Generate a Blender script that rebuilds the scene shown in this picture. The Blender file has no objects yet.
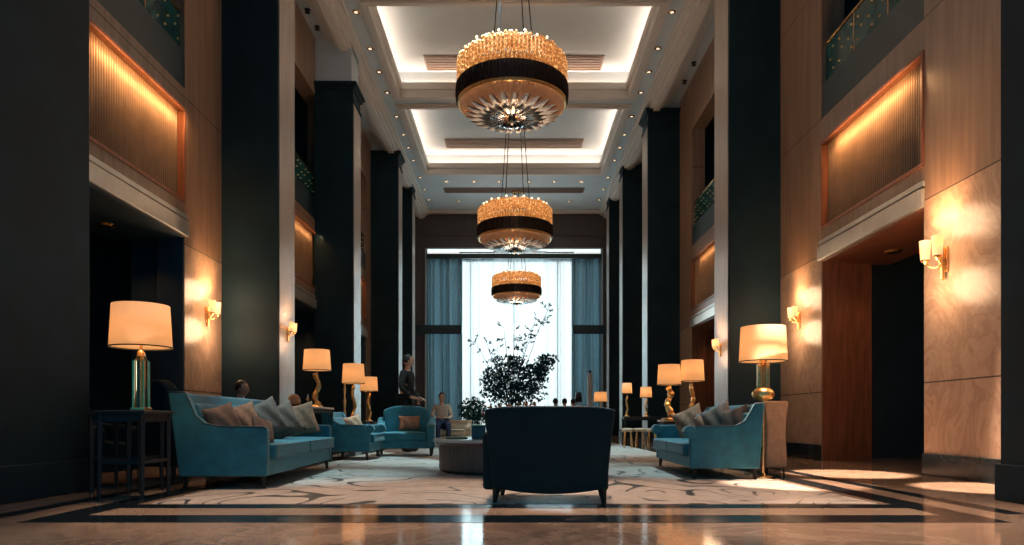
import bpy, bmesh, math, random
from mathutils import Vector, Matrix, noise
random.seed(7)
S = bpy.context.scene
COL = S.collection
PI = math.pi
# ------------------------------------------------------------------ camera, world, exposure
CAMZ = 0.66; F = 700.0; VX = 514.0; VY = 420.0
cd = bpy.data.cameras.new('camera'); cam = bpy.data.objects.new('camera', cd); COL.objects.link(cam)
cam.location = (0, 0, CAMZ); cam.rotation_euler = (PI/2, 0, 0)
cd.sensor_width = 36; cd.lens = 36*F/1024
cd.shift_x = (512-VX)/1024; cd.shift_y = (VY-272.5)/1024
cd.clip_start = .05; cd.clip_end = 200
S.camera = cam
w = bpy.data.worlds.new('world'); S.world = w; w.use_nodes = True
w.node_tree.nodes['Background'].inputs[0].default_value = (0.008, .46, .82, 1)
w.node_tree.nodes['Background'].inputs[1].default_value = .55
vs = S.view_settings; vs.view_transform = 'Standard'; vs.look = 'None'; vs.gamma = 1; vs.exposure = 0.0
vs.use_curve_mapping = False
try:
    S.cycles.use_denoising = True; S.cycles.sample_clamp_indirect = 4
    S.cycles.max_bounces = 8; S.cycles.transparent_max_bounces = 12
    S.cycles.caustics_reflective = False; S.cycles.caustics_refractive = False
except Exception: pass

def area_light(name, loc, rot, sx, sy, power, color, parent=None, spread=PI):
    l = bpy.data.lights.new(name, 'AREA'); l.shape = 'RECTANGLE'; l.size = sx; l.size_y = sy
    l.energy = power; l.color = color; l.spread = spread
    o = bpy.data.objects.new(name, l); COL.objects.link(o); o.location = loc; o.rotation_euler = rot
    if parent: o.parent = parent
    return o
def point_light(name, loc, power, color, parent=None, r=.04):
    l = bpy.data.lights.new(name, 'POINT'); l.energy = power; l.color = color; l.shadow_soft_size = r
    o = bpy.data.objects.new(name, l); COL.objects.link(o); o.location = loc
    if parent: o.parent = parent
    return o
def spot_light(name, loc, target, power, color, angle, blend=.5, r=.05):
    l = bpy.data.lights.new(name, 'SPOT'); l.energy = power; l.color = color; l.spot_size = angle; l.spot_blend = blend
    l.shadow_soft_size = r
    o = bpy.data.objects.new(name, l); COL.objects.link(o); o.location = loc
    o.rotation_euler = (Vector(target)-Vector(loc)).to_track_quat('-Z', 'Y').to_euler()
    return o
WARM = (1.0, .50, .20); WARM2 = (1.0, .60, .34); CREAM = (1.0, .70, .52); CYAN = (.32, .85, 1.0)
# cove strips in the ceiling trays (Y0, Y1, half width); tray ledge at z 10.45, tray ceiling z 11.0
TRAYS = [(9.6, 15.1, 3.35), (15.95, 20.5, 3.35), (21.25, 26.9, 3.35)]
for (a, b, hw) in TRAYS:
    k = 9.0
    area_light('cove_light', (0, b+.22, 10.48), (PI, 0, 0), 2*hw, .12, k*2*hw, CREAM)
    area_light('cove_light', (0, a-.22, 10.48), (PI, 0, 0), 2*hw, .12, k*2*hw, CREAM)
    for s in (-1, 1):
        area_light('cove_light', (s*(hw+.22), (a+b)/2, 10.48), (PI, 0, 0), .12, b-a, k*(b-a), CREAM)
# added spots without fixtures, brightening the floor and drawing its light pools
for (x, y, tx, ty, pw, an) in [(3.75, 8.4, 4.1, 8.6, 42000, 9), (3.75, 6.8, 4.6, 6.8, 36000, 8), (3.75, 7.6, 2.9, 7.2, 22000, 9),
                               (0, 5.5, .0, 4.4, 2200, 40), (3.4, 5.0, 2.9, 4.3, 2500, 20),
                               (-1.5, 7.0, -1.4, 5.9, 2600, 26), (2.0, 7.4, 2.0, 5.9, 3000, 26)]:
    spot_light('added_spot', (x, y, 10.1), (tx, ty, 0), pw, CREAM, math.radians(an), .45)
# daylight that comes in through the big end window
sky_light = area_light('window_daylight', (0, 34.6, 4.6), (PI/2, 0, PI), 8.6, 8.4, 1150, (.60, .84, .90))
sky_light.rotation_euler = (-PI/2, 0, 0)

for (x, y, tx, ty, pw, an) in [(-2.0, 8.6, -2.35, 8.2, 4500, 17), (2.0, 9.2, 2.0, 8.9, 4000, 15), (-.5, 12.5, -.5, 12.5, 7000, 40), (1.2, 15.5, 1.0, 15.5, 6000, 44)]:  # added cool spots without fixtures, to brighten the seats and carpet
    spot_light('added_spot', (x, y, 10.1), (tx, ty, 0), pw, (.55, .9, 1.0), math.radians(an), .8)
# ------------------------------------------------------------------ materials
def newmat(name):
    m = bpy.data.materials.new(name); m.use_nodes = True
    nt = m.node_tree; b = nt.nodes['Principled BSDF']
    return m, nt, b
def coords(nt, scale=(1, 1, 1)):
    tc = nt.nodes.new('ShaderNodeTexCoord'); mp = nt.nodes.new('ShaderNodeMapping')
    mp.inputs['Scale'].default_value = scale
    nt.links.new(tc.outputs['Object'], mp.inputs[0]); return mp.outputs[0]
def ramp(nt, fac, stops):
    r = nt.nodes.new('ShaderNodeValToRGB'); e = r.color_ramp.elements
    e[0].position, e[0].color = stops[0][0], (*stops[0][1], 1)
    e[1].position, e[1].color = stops[-1][0], (*stops[-1][1], 1)
    for p, c in stops[1:-1]:
        x = e.new(p); x.color = (*c, 1)
    nt.links.new(fac, r.inputs[0]); return r.outputs[0]
def noisetex(nt, vec, scale=5, detail=4, rough=.6, dist=0):
    n = nt.nodes.new('ShaderNodeTexNoise'); n.inputs['Scale'].default_value = scale
    n.inputs['Detail'].default_value = detail; n.inputs['Roughness'].default_value = rough; n.inputs['Distortion'].default_value = dist
    nt.links.new(vec, n.inputs['Vector']); return n.outputs[0]
def bump(nt, b, h, strength=.2, dist=.01):
    n = nt.nodes.new('ShaderNodeBump'); n.inputs['Strength'].default_value = strength; n.inputs['Distance'].default_value = dist
    nt.links.new(h, n.inputs['Height']); nt.links.new(n.outputs[0], b.inputs['Normal'])
def plain(name, c, rough=.5, metal=0, vary=.15, scale=6, emit=None, es=0, stretch=(1, 1, 1), bmp=0, coat=0, sheen=0):
    m, nt, b = newmat(name)
    v = coords(nt, stretch); n = noisetex(nt, v, scale)
    lo = tuple(x*(1-vary) for x in c); hi = tuple(min(1, x*(1+vary)) for x in c)
    nt.links.new(ramp(nt, n, [(.3, lo), (.7, hi)]), b.inputs['Base Color'])
    b.inputs['Roughness'].default_value = rough; b.inputs['Metallic'].default_value = metal
    if coat: b.inputs['Coat Weight'].default_value = coat
    if sheen: b.inputs['Sheen Weight'].default_value = sheen
    if bmp: bump(nt, b, n, bmp)
    if emit:
        b.inputs['Emission Color'].default_value = (*emit, 1); b.inputs['Emission Strength'].default_value = es
    return m
M = {}
def marble(name, stops, scale, rough, seam=None):
    m, nt, b = newmat(name)
    v = coords(nt, (1, 1, 1)); n = noisetex(nt, v, scale, 8, .65, 1.6)
    nt.links.new(ramp(nt, n, stops), b.inputs['Base Color'])
    n2 = noisetex(nt, v, 3, 3); mr = nt.nodes.new('ShaderNodeMapRange')
    mr.inputs[3].default_value = rough*.7; mr.inputs[4].default_value = rough*1.4
    nt.links.new(n2, mr.inputs[0]); nt.links.new(mr.outputs[0], b.inputs['Roughness'])
    b.inputs['Specular IOR Level'].default_value = .6
    return m
M['floor'] = marble('floor_marble', [(.3, (.20, .125, .085)), (.48, (.40, .28, .20)), (.56, (.27, .18, .125)), (.7, (.46, .33, .24))], 1.3, .085)
M['floor_dark'] = marble('dark_marble', [(.3, (.004, .010, .015)), (.62, (.010, .016, .02)), (.66, (.12, .10, .09)), (.7, (.008, .012, .018))], 1.1, .14)
M['border'] = marble('tan_marble', [(.3, (.30, .20, .14)), (.7, (.42, .30, .21))], 1.3, .13)
M['base'] = marble('baseboard_marble', [(.3, (.003, .008, .014)), (.6, (.006, .014, .02)), (.66, (.06, .09, .1)), (.7, (.004, .01, .016))], 2.2, .25)
# wall: book-matched marble below the seam at 3.3 m, straight-grained veneer above it
m, nt, b = newmat('wall_veneer'); M['wall'] = m
v1 = coords(nt, (5, 5, .35)); v2 = coords(nt, (1, 1, .8))
wood = ramp(nt, noisetex(nt, v1, 2.2, 6, .55, .3), [(.3, (.20, .125, .085)), (.7, (.33, .215, .15))])
mar = ramp(nt, noisetex(nt, v2, 1.6, 9, .65, 2.2), [(.28, (.26, .17, .115)), (.46, (.46, .33, .235)), (.53, (.34, .225, .155)), (.7, (.52, .38, .28))])
tc = nt.nodes.new('ShaderNodeTexCoord'); sp = nt.nodes.new('ShaderNodeSeparateXYZ'); nt.links.new(tc.outputs['Object'], sp.inputs[0])
gt = nt.nodes.new('ShaderNodeMath'); gt.operation = 'GREATER_THAN'; gt.inputs[1].default_value = 3.32; nt.links.new(sp.outputs[2], gt.inputs[0])
mx = nt.nodes.new('ShaderNodeMix'); mx.data_type = 'RGBA'; nt.links.new(gt.outputs[0], mx.inputs[0]); nt.links.new(mar, mx.inputs[6]); nt.links.new(wood, mx.inputs[7])
# dark seam lines every 2.2 m of height
ad = nt.nodes.new('ShaderNodeMath'); ad.operation = 'ADD'; ad.inputs[1].default_value = 1.1; nt.links.new(sp.outputs[2], ad.inputs[0])
mo = nt.nodes.new('ShaderNodeMath'); mo.operation = 'MODULO'; mo.inputs[1].default_value = 2.2; nt.links.new(ad.outputs[0], mo.inputs[0])
lt = nt.nodes.new('ShaderNodeMath'); lt.operation = 'LESS_THAN'; lt.inputs[1].default_value = .018; nt.links.new(mo.outputs[0], lt.inputs[0])
mx2 = nt.nodes.new('ShaderNodeMix'); mx2.data_type = 'RGBA'; nt.links.new(lt.outputs[0], mx2.inputs[0]); nt.links.new(mx.outputs[2], mx2.inputs[6]); mx2.inputs[7].default_value = (.05, .035, .025, 1)
nt.links.new(mx2.outputs[2], b.inputs['Base Color']); b.inputs['Roughness'].default_value = .3
M['column'] = plain('dark_stone_column', (.006, .021, .030), .6, 0, .3, 1.6); M['column'].node_tree.nodes['Principled BSDF'].inputs['Specular IOR Level'].default_value = .2
M['colside'] = plain('pale_column_cladding', (.30, .25, .21), .35, 0, .15, 2, stretch=(4, 4, .5))
M['endwall'] = plain('end_wall_veneer', (.075, .068, .068), .45, 0, .25, 3, stretch=(6, 6, .5))
M['ceiling'] = plain('ceiling_paint', (.52, .60, .64), .7, 0, .03, 2)
M['mould'] = plain('moulding_paint', (.66, .62, .57), .6, 0, .03, 2)
M['inner'] = plain('inner_wall_shade', (.02, .045, .065), .6, 0, .2, 2)  # darkness of the corridors put into the wall colour
M['jamb'] = plain('jamb_mahogany', (.20, .072, .035), .35, 0, .35, 3, stretch=(6, 6, .5))
M['strip'] = plain('header_metal', (.55, .58, .58), .3, .7, .1, 3)
M['ribs'] = plain('ribbed_bronze', (.20, .13, .08), .42, .5, .15, 5)
M['parapet'] = plain('parapet_paint', (.012, .035, .045), .4, 0, .15, 2)
M['brass'] = plain('brass', (.85, .52, .22), .25, 1, .1, 9)
M['gold'] = plain('rough_gold', (.85, .50, .20), .3, 1, .3, 30, bmp=.5)
M['railglass'] = plain('rail_infill', (.01, .07, .075), .15, 0, .2, 3)
M['blue'] = plain('blue_velvet', (.010, .135, .18), .6, 0, .25, 7, sheen=.1)
M['bluepipe'] = plain('blue_piping', (.008, .045, .065), .6, 0, .1, 9)
M['navy'] = plain('navy_fabric', (.002, .014, .017), .9, 0, .2, 9)
M['bluegrey'] = plain('blue_grey_fabric', (.075, .12, .135), .7, 0, .2, 9, sheen=.3)
M['leg'] = plain('dark_wood', (.007, .006, .006), .6, 0, .2, 9)
M['beige'] = plain('beige_fabric', (.42, .28, .18), .8, 0, .2, 9)
M['taupe'] = plain('taupe_cushion', (.14, .09, .065), .8, 0, .3, 14, bmp=.2)
M['taupe2'] = plain('rust_cushion', (.25, .125, .07), .8, 0, .35, 18, bmp=.2)
M['slate'] = plain('slate_cushion', (.10, .13, .15), .8, 0, .3, 14, bmp=.2)
M['tabletop'] = plain('pale_stone_top', (.50, .48, .46), .18, 0, .12, 4)
M['drum'] = plain('walnut_drum', (.12, .075, .06), .4, 0, .3, 4, stretch=(6, 6, .6))
M['orangewood'] = plain('honey_wood', (.45, .22, .10), .35, 0, .2, 6)
M['drape'] = plain('teal_drape', (.30, .38, .40), .85, 0, .15, 4)
_nt = M['drape'].node_tree; _t = _nt.nodes.new('ShaderNodeBsdfTranslucent'); _t.inputs[0].default_value = (.26, .34, .37, 1)
_m = _nt.nodes.new('ShaderNodeMixShader'); _m.inputs[0].default_value = .65
_nt.links.new(_nt.nodes['Principled BSDF'].outputs[0], _m.inputs[1]); _nt.links.new(_t.outputs[0], _m.inputs[2]); _nt.links.new(_m.outputs[0], _nt.nodes['Material Output'].inputs[0])
M['skin'] = plain('skin', (.50, .27, .18), .55, 0, .08, 9)
M['hair'] = plain('dark_hair', (.012, .010, .010), .5, 0, .3, 30)
M['suit'] = plain('dark_cloth', (.002, .004, .006), .8, 0, .2, 12)
M['navycloth'] = plain('navy_cloth', (.008, .016, .05), .8, 0, .2, 12)
M['creamcloth'] = plain('cream_cloth', (.45, .33, .25), .8, 0, .2, 12)
M['leaf'] = plain('leaf_dark', (.010, .045, .045), .5, 0, .5, 12)
M['leaf2'] = plain('leaf_teal', (.012, .11, .10), .5, 0, .4, 12)
M['twig'] = plain('twig', (.02, .018, .016), .7)
M['petal'] = plain('orange_petal', (.55, .20, .08), .6, 0, .3, 20)
M['black'] = plain('black_paint', (.006, .008, .010), .4)
M['white'] = plain('white_ceramic', (.65, .66, .66), .3, 0, .05)
M['paper'] = plain('paper', (.55, .55, .52), .7, 0, .05)
M['vent'] = plain('vent_bronze', (.26, .19, .15), .5, 0, .1, 5)
M['lightdisc'] = plain('downlight_lens', (.9, .8, .7), .4, 0, .05, 3, emit=(1, .8, .6), es=1.4)
M['stonevase'] = plain('smoky_vase', (.05, .05, .05), .2, 0, .3, 5)
M['amberdome'] = plain('amber_dome', (.55, .27, .12), .35, 0, .15, 6)
def shade_mat(name, c, es):
    m, nt, b = newmat(name)
    v = coords(nt, (1, 1, 1)); n = noisetex(nt, v, 60, 3)
    nt.links.new(ramp(nt, n, [(.2, (.72, .58, .42)), (.8, (.8, .66, .5))]), b.inputs['Base Color'])
    b.inputs['Roughness'].default_value = .8
    b.inputs['Emission Color'].default_value = (*c, 1); b.inputs['Emission Strength'].default_value = es
    tr = nt.nodes.new('ShaderNodeBsdfTranslucent'); tr.inputs[0].default_value = (.95, .72, .45, 1)
    ms = nt.nodes.new('ShaderNodeMixShader'); ms.inputs[0].default_value = .5
    out = nt.nodes['Material Output']
    nt.links.new(b.outputs[0], ms.inputs[1]); nt.links.new(tr.outputs[0], ms.inputs[2]); nt.links.new(ms.outputs[0], out.inputs[0])
    return m
M['shade'] = shade_mat('lamp_shade_linen', (1, .50, .19), .62)
M['sconce_shade'] = shade_mat('sconce_glass', (1, .62, .34), 1.0)
def glass_mat(name, c, rough=.05, ior=1.45):
    m, nt, b = newmat(name)
    b.inputs['Base Color'].default_value = (*c, 1); b.inputs['Roughness'].default_value = rough
    b.inputs['Transmission Weight'].default_value = 1; b.inputs['IOR'].default_value = ior
    return m
M['glass'] = glass_mat('lamp_glass', (.95, .72, .42))
M['crystal'] = glass_mat('clear_crystal', (.9, .95, .97))
m, nt, b = newmat('window_pane'); M['pane'] = m
t = nt.nodes.new('ShaderNodeBsdfTransparent'); t.inputs[0].default_value = (.93, .98, 1, 1)
g = nt.nodes.new('ShaderNodeBsdfGlossy'); g.inputs['Roughness'].default_value = .03
ms = nt.nodes.new('ShaderNodeMixShader'); ms.inputs[0].default_value = .06
nt.links.new(t.outputs[0], ms.inputs[1]); nt.links.new(g.outputs[0], ms.inputs[2]); nt.links.new(ms.outputs[0], nt.nodes['Material Output'].inputs[0])
m, nt, b = newmat('sheer_voile'); M['sheer'] = m
t = nt.nodes.new('ShaderNodeBsdfTransparent'); t.inputs[0].default_value = (1, .98, .96, 1)
d = nt.nodes.new('ShaderNodeBsdfTranslucent'); d.inputs[0].default_value = (.8, .82, .82, 1)
e = nt.nodes.new('ShaderNodeBsdfDiffuse'); e.inputs[0].default_value = (.8, .82, .82, 1)
lw = nt.nodes.new('ShaderNodeLayerWeight'); lw.inputs[0].default_value = .35
mr = nt.nodes.new('ShaderNodeMapRange'); mr.inputs[3].default_value = .45; mr.inputs[4].default_value = 1.0
nt.links.new(lw.outputs['Facing'], mr.inputs[0])
m1 = nt.nodes.new('ShaderNodeMixShader'); m1.inputs[0].default_value = .35; nt.links.new(d.outputs[0], m1.inputs[1]); nt.links.new(e.outputs[0], m1.inputs[2])
m2 = nt.nodes.new('ShaderNodeMixShader'); nt.links.new(mr.outputs[0], m2.inputs[0]); nt.links.new(t.outputs[0], m2.inputs[1]); nt.links.new(m1.outputs[0], m2.inputs[2])
nt.links.new(m2.outputs[0], nt.nodes['Material Output'].inputs[0])
m, nt, b = newmat('overcast_sky'); M['sky'] = m
e = nt.nodes.new('ShaderNodeEmission'); e.inputs[0].default_value = (1.0, .90, .83, 1); e.inputs[1].default_value = 1.15
nt.links.new(e.outputs[0], nt.nodes['Material Output'].inputs[0])
def amber(name, stops, es, rough=.25):
    m, nt, b = newmat(name); v = coords(nt, (1, 1, 1)); n = noisetex(nt, v, 26, 3, .7)
    c = ramp(nt, n, stops); nt.links.new(c, b.inputs['Emission Color']); b.inputs['Emission Strength'].default_value = es
    b.inputs['Base Color'].default_value = (.5, .28, .12, 1); b.inputs['Roughness'].default_value = rough
    return m
M['amber'] = amber('amber_glass_lit', [(.40, (.22, .065, .012)), (.52, (.52, .18, .04)), (.60, (1, .45, .13)), (.66, (2.4, 1.5, .7))], .8)
M['amber_low'] = amber('amber_glass', [(.35, (.16, .06, .018)), (.65, (.42, .16, .05))], .75)
M['smoke_rod'] = plain('smoked_glass', (.035, .022, .018), .2, 0, .4, 20)
M['bronze_under'] = plain('pleated_bronze_lit', (.40, .22, .13), .35, .3, .2, 8, emit=(.5, .2, .08), es=.18)  # faint emission puts the chandelier's light into the bronze
m, nt, b = newmat('bulb_glow'); M['bulb'] = m
b.inputs['Emission Color'].default_value = (1, .72, .4, 1); b.inputs['Emission Strength'].default_value = 5
# patterned carpet: pale field with sweeping dark curved lines
m, nt, b = newmat('rug_pattern'); M['rug'] = m
v = coords(nt, (1, 1, 1)); n = noisetex(nt, v, .7, 1, .4, .9)
mu = nt.nodes.new('ShaderNodeMath'); mu.operation = 'MULTIPLY'; mu.inputs[1].default_value = 9; nt.links.new(n, mu.inputs[0])
fr = nt.nodes.new('ShaderNodeMath'); fr.operation = 'FRACT'; nt.links.new(mu.outputs[0], fr.inputs[0])
ln = ramp(nt, fr.outputs[0], [(0, (0, 0, 0)), (.13, (0, 0, 0)), (.17, (1, 1, 1)), (1, (1, 1, 1))])
n3 = noisetex(nt, v, .9, 2); gate = ramp(nt, n3, [(.54, (0, 0, 0)), (.58, (1, 1, 1))])
mxg = nt.nodes.new('ShaderNodeMix'); mxg.data_type = 'RGBA'; nt.links.new(gate, mxg.inputs[0]); nt.links.new(ln, mxg.inputs[6]); mxg.inputs[7].default_value = (1, 1, 1, 1)
field = ramp(nt, noisetex(nt, v, 9, 6, .7), [(.3, (.27, .23, .20)), (.7, (.50, .44, .39))])
mxm = nt.nodes.new('ShaderNodeMix'); mxm.data_type = 'RGBA'; nt.links.new(mxg.outputs[2], mxm.inputs[0]); mxm.inputs[6].default_value = (.02, .03, .035, 1); nt.links.new(field, mxm.inputs[7])
nt.links.new(mxm.outputs[2], b.inputs['Base Color']); b.inputs['Roughness'].default_value = .42

# ------------------------------------------------------------------ mesh helpers
class MB:
    def __init__(s): s.v = []; s.f = []
    def add(s, vs, fs):
        n = len(s.v); s.v += [tuple(v) for v in vs]; s.f += [tuple(i+n for i in f) for f in fs]; return s
    def box(s, x0, x1, y0, y1, z0, z1):
        return s.add([(x, y, z) for z in (z0, z1) for y in (y0, y1) for x in (x0, x1)],
                     [(0, 2, 3, 1), (4, 5, 7, 6), (0, 1, 5, 4), (2, 6, 7, 3), (0, 4, 6, 2), (1, 3, 7, 5)])
    def tube(s, pts, rad, n=8, cap=True):
        pts = [Vector(p) for p in pts]
        if not isinstance(rad, (list, tuple)): rad = [rad]*len(pts)
        vs, fs = [], []; up = Vector((0, 0, 1)); px = None
        for i, p in enumerate(pts):
            d = (pts[min(i+1, len(pts)-1)]-pts[max(i-1, 0)]).normalized()
            if px is None:
                a = up if abs(d.z) < .9 else Vector((1, 0, 0)); px = d.cross(a).normalized()
            else: px = (px-d*px.dot(d)).normalized()
            py = d.cross(px)
            for k in range(n):
                t = 2*PI*k/n; vs.append(p+(px*math.cos(t)+py*math.sin(t))*rad[i])
        for i in range(len(pts)-1):
            for k in range(n):
                a, b_ = i*n+k, i*n+(k+1) % n; fs.append((a, b_, b_+n, a+n))
        if cap: fs.append(tuple(range(n-1, -1, -1))); fs.append(tuple(range((len(pts)-1)*n, len(pts)*n)))
        return s.add(vs, fs)
    def lathe(s, prof, c=(0, 0, 0), n=32, closed=False):
        vs, fs = [], []
        for (r, z) in prof:
            for k in range(n):
                t = 2*PI*k/n; vs.append((c[0]+r*math.cos(t), c[1]+r*math.sin(t), c[2]+z))
        m_ = len(prof)
        for i in range(m_ if closed else m_-1):
            j = (i+1) % m_
            for k in range(n):
                a, b_ = i*n+k, i*n+(k+1) % n; fs.append((a, b_, j*n+(k+1) % n, j*n+k))
        if not closed:
            fs.append(tuple(range(n-1, -1, -1))); fs.append(tuple(range((m_-1)*n, m_*n)))
        return s.add(vs, fs)
    def prism(s, poly, a, b_, axis='x'):
        # poly: (p, q) pairs; axis x: (y, z) ; axis y: (x, z) ; axis z: (x, y)
        def mk(p, q, t): return {'x': (t, p, q), 'y': (p, t, q), 'z': (p, q, t)}[axis]
        n = len(poly); vs = [mk(p, q, a) for p, q in poly]+[mk(p, q, b_) for p, q in poly]
        fs = [tuple(range(n)), tuple(range(2*n-1, n-1, -1))]+[(k, k+n, (k+1) % n+n, (k+1) % n) for k in range(n)]
        return s.add(vs, fs)
    def ball(s, c, r, n=12, sc=(1, 1, 1)):
        m_ = n//2; prof = []
        vs, fs = [], []
        for i in range(1, m_):
            a = PI*i/m_
            for k in range(n):
                t = 2*PI*k/n
                vs.append((c[0]+r*sc[0]*math.sin(a)*math.cos(t), c[1]+r*sc[1]*math.sin(a)*math.sin(t), c[2]+r*sc[2]*math.cos(a)))
        vs += [(c[0], c[1], c[2]+r*sc[2]), (c[0], c[1], c[2]-r*sc[2])]
        for i in range(m_-2):
            for k in range(n):
                fs.append((i*n+k, (i+1)*n+k, (i+1)*n+(k+1) % n, i*n+(k+1) % n))
        T, B = len(vs)-2, len(vs)-1
        for k in range(n):
            fs.append((T, k, (k+1) % n)); fs.append((B, (m_-2)*n+(k+1) % n, (m_-2)*n+k))
        return s.add(vs, fs)
    def xf(s, mat):
        s.v = [tuple(mat @ Vector(v)) for v in s.v]; return s
    def build(s, name, mat, parent=None, bevel=0, seg=2, smooth=False, loc=None, solid=0, sub=0):
        me = bpy.data.meshes.new(name); me.from_pydata(s.v, [], s.f); me.update()
        bm = bmesh.new(); bm.from_mesh(me); bmesh.ops.recalc_face_normals(bm, faces=bm.faces); bm.to_mesh(me); bm.free()
        me.materials.append(M[mat] if isinstance(mat, str) else mat)
        o = bpy.data.objects.new(name, me); COL.objects.link(o)
        if parent: o.parent = parent
        if loc: o.location = loc
        if bevel:
            d = o.modifiers.new('bevel', 'BEVEL'); d.width = bevel; d.segments = seg; d.limit_method = 'ANGLE'; d.angle_limit = math.radians(40)
            smooth = True
        if sub:
            d = o.modifiers.new('sub', 'SUBSURF'); d.levels = sub; d.render_levels = sub; smooth = True
        if solid:
            d = o.modifiers.new('solid', 'SOLIDIFY'); d.thickness = solid; d.offset = 0
        if smooth:
            for p in me.polygons: p.use_smooth = True
        if bevel:
            d = o.modifiers.new('wn', 'WEIGHTED_NORMAL'); d.keep_sharp = True
        return o
def box(*a): return MB().box(*a)
def tag(o, label, cat, group=None):
    o['label'] = label; o['category'] = cat
    if group: o['group'] = group
    return o
def thing(name, label, cat, loc=(0, 0, 0), rz=0, group=None):
    o = bpy.data.objects.new(name, None); COL.objects.link(o); o.location = loc; o.rotation_euler = (0, 0, rz)
    return tag(o, label, cat, group)
def struct(o, label=None):
    o['kind'] = 'structure'
    if label: o['label'] = label
    return o
def kids(o): return [c for c in bpy.data.objects if c.parent == o]
def copy_tree(o, loc=None, rz=None, label=None, parent=None):
    c = o.copy(); COL.objects.link(c)
    if parent: c.parent = parent
    if loc is not None: c.location = loc
    if rz is not None: c.rotation_euler = (0, 0, rz)
    if label: c['label'] = label
    for k in kids(o): copy_tree(k, parent=c)
    return c

# ------------------------------------------------------------------ floor
CZ = 10.16; WX = 4.95; CX = 4.0; YE = 32.0
struct(box(-9, 9, -3, 36, -.2, 0).build('floor', 'floor'))
# inlaid dark frame round the carpet
struct(box(-2.95, 2.95, 4.50, 4.84, 0, .002).build('floor_border_strip', 'floor_dark'))
struct(box(-2.95, 2.95, 4.86, 5.22, 0, .0015).build('floor_border_strip', 'border'))
struct(box(-2.95, 2.95, 5.24, 5.46, 0, .002).build('floor_border_strip', 'floor_dark'))
for s in (-1, 1):
    a, b_ = sorted((s*2.95, s*3.2))
    struct(box(a, b_, 4.50, 20, 0, .002).build('floor_border_strip', 'floor_dark'))
    a, b_ = sorted((s*3.45, s*3.6))
    struct(box(a, b_, 2.2 if s < 0 else 4.9, 20, 0, .002).build('floor_border_strip', 'floor_dark'))
rug = box(-2.86, 2.86, 5.5, 20.5, 0, .004).build('area_rug', 'rug', bevel=.002)
tag(rug, 'large pale patterned carpet with dark curling lines under the seating', 'rug')

# ------------------------------------------------------------------ ceiling
mb = MB()
ys = [-1.0]+[q for t in TRAYS for q in t[:2]]+[YE]
for i in range(0, len(ys), 2): mb.box(-3.35, 3.35, ys[i], ys[i+1], CZ, CZ+.29)
mb.box(-9, -3.35, -1, YE+.3, CZ, CZ+.29); mb.box(3.35, 9, -1, YE+.3, CZ, CZ+.29)
struct(mb.build('ceiling', 'ceiling'))
tm = MB()
for (a, b_, hw) in TRAYS:
    o = .5
    tm.box(-hw-o, hw+o, a-.4, b_+.4, 11.0, 11.1)
    tm.box(-hw-o, hw+o, a-.45, a-.4, CZ+.29, 11.1); tm.box(-hw-o, hw+o, b_+.4, b_+.45, CZ+.29, 11.1)
    tm.box(-hw-o-.05, -hw-o, a-.45, b_+.45, CZ+.29, 11.1); tm.box(hw+o, hw+o+.05, a-.45, b_+.45, CZ+.29, 11.1)
struct(tm.build('ceiling_tray', 'ceiling'))
tm = MB()
for (a, b_, hw) in TRAYS:   # stepped edge moulding of each tray
    for (e0, e1, z0, z1) in ((-.02, .13, CZ-.07, CZ+.30), (-.08, 0, CZ+.16, CZ+.36), (.13, .22, CZ-.035, CZ)):
        X, Y0, Y1 = hw+e0, a-e0, b_+e0; X2, Y2, Y3 = hw+e1, a-e1, b_+e1
        tm.box(-X2, X2, Y2, Y0, z0, z1); tm.box(-X2, X2, Y1, Y3, z0, z1)
        tm.box(-X2, -X, Y0, Y1, z0, z1); tm.box(X, X2, Y0, Y1, z0, z1)
struct(tm.build('trim_1', 'mould', bevel=.012))
tm = MB()
for s in (-1, 1):           # long cornice above the columns
    for (x0, x1, dz) in ((3.86, 3.93, .10), (3.93, 4.05, .16), (4.05, 4.14, .24), (4.14, 4.34, .30), (4.34, 4.44, .24), (4.44, 4.58, .14), (4.58, 4.66, .08)):
        a, b_ = sorted((s*x0, s*x1)); tm.box(a, b_, -1, YE, CZ-dz, CZ)
tm.box(-4, 4, YE-.35, YE-.1, CZ-.12, CZ)
struct(tm.build('trim_2', 'mould', bevel=.01))
for i, (yv, zz, where) in enumerate([(20.25, 11.0, 'ceiling tray above the largest chandelier'), (26.15, 11.0, 'second lit ceiling tray'), (28.9, CZ, 'flat ceiling between the second tray and the window wall')]):
    v_ = thing('ceiling_vent', 'long brown linear vent on the '+where, 'vent', (0, yv, zz))
    hw, hd = (2.57, .42) if i < 2 else (2.9, .3)
    box(-hw, hw, -hd, hd, -.03, 0).build('vent_plate', 'vent', v_, bevel=.008)
    fr_ = MB()
    for k in range(6):
        y_ = -hd+.07+k*(2*hd-.14)/5; fr_.box(-hw+.05, hw-.05, y_-.012, y_+.012, -.05, -.03)
    fr_.build('slat', 'vent', v_)
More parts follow.
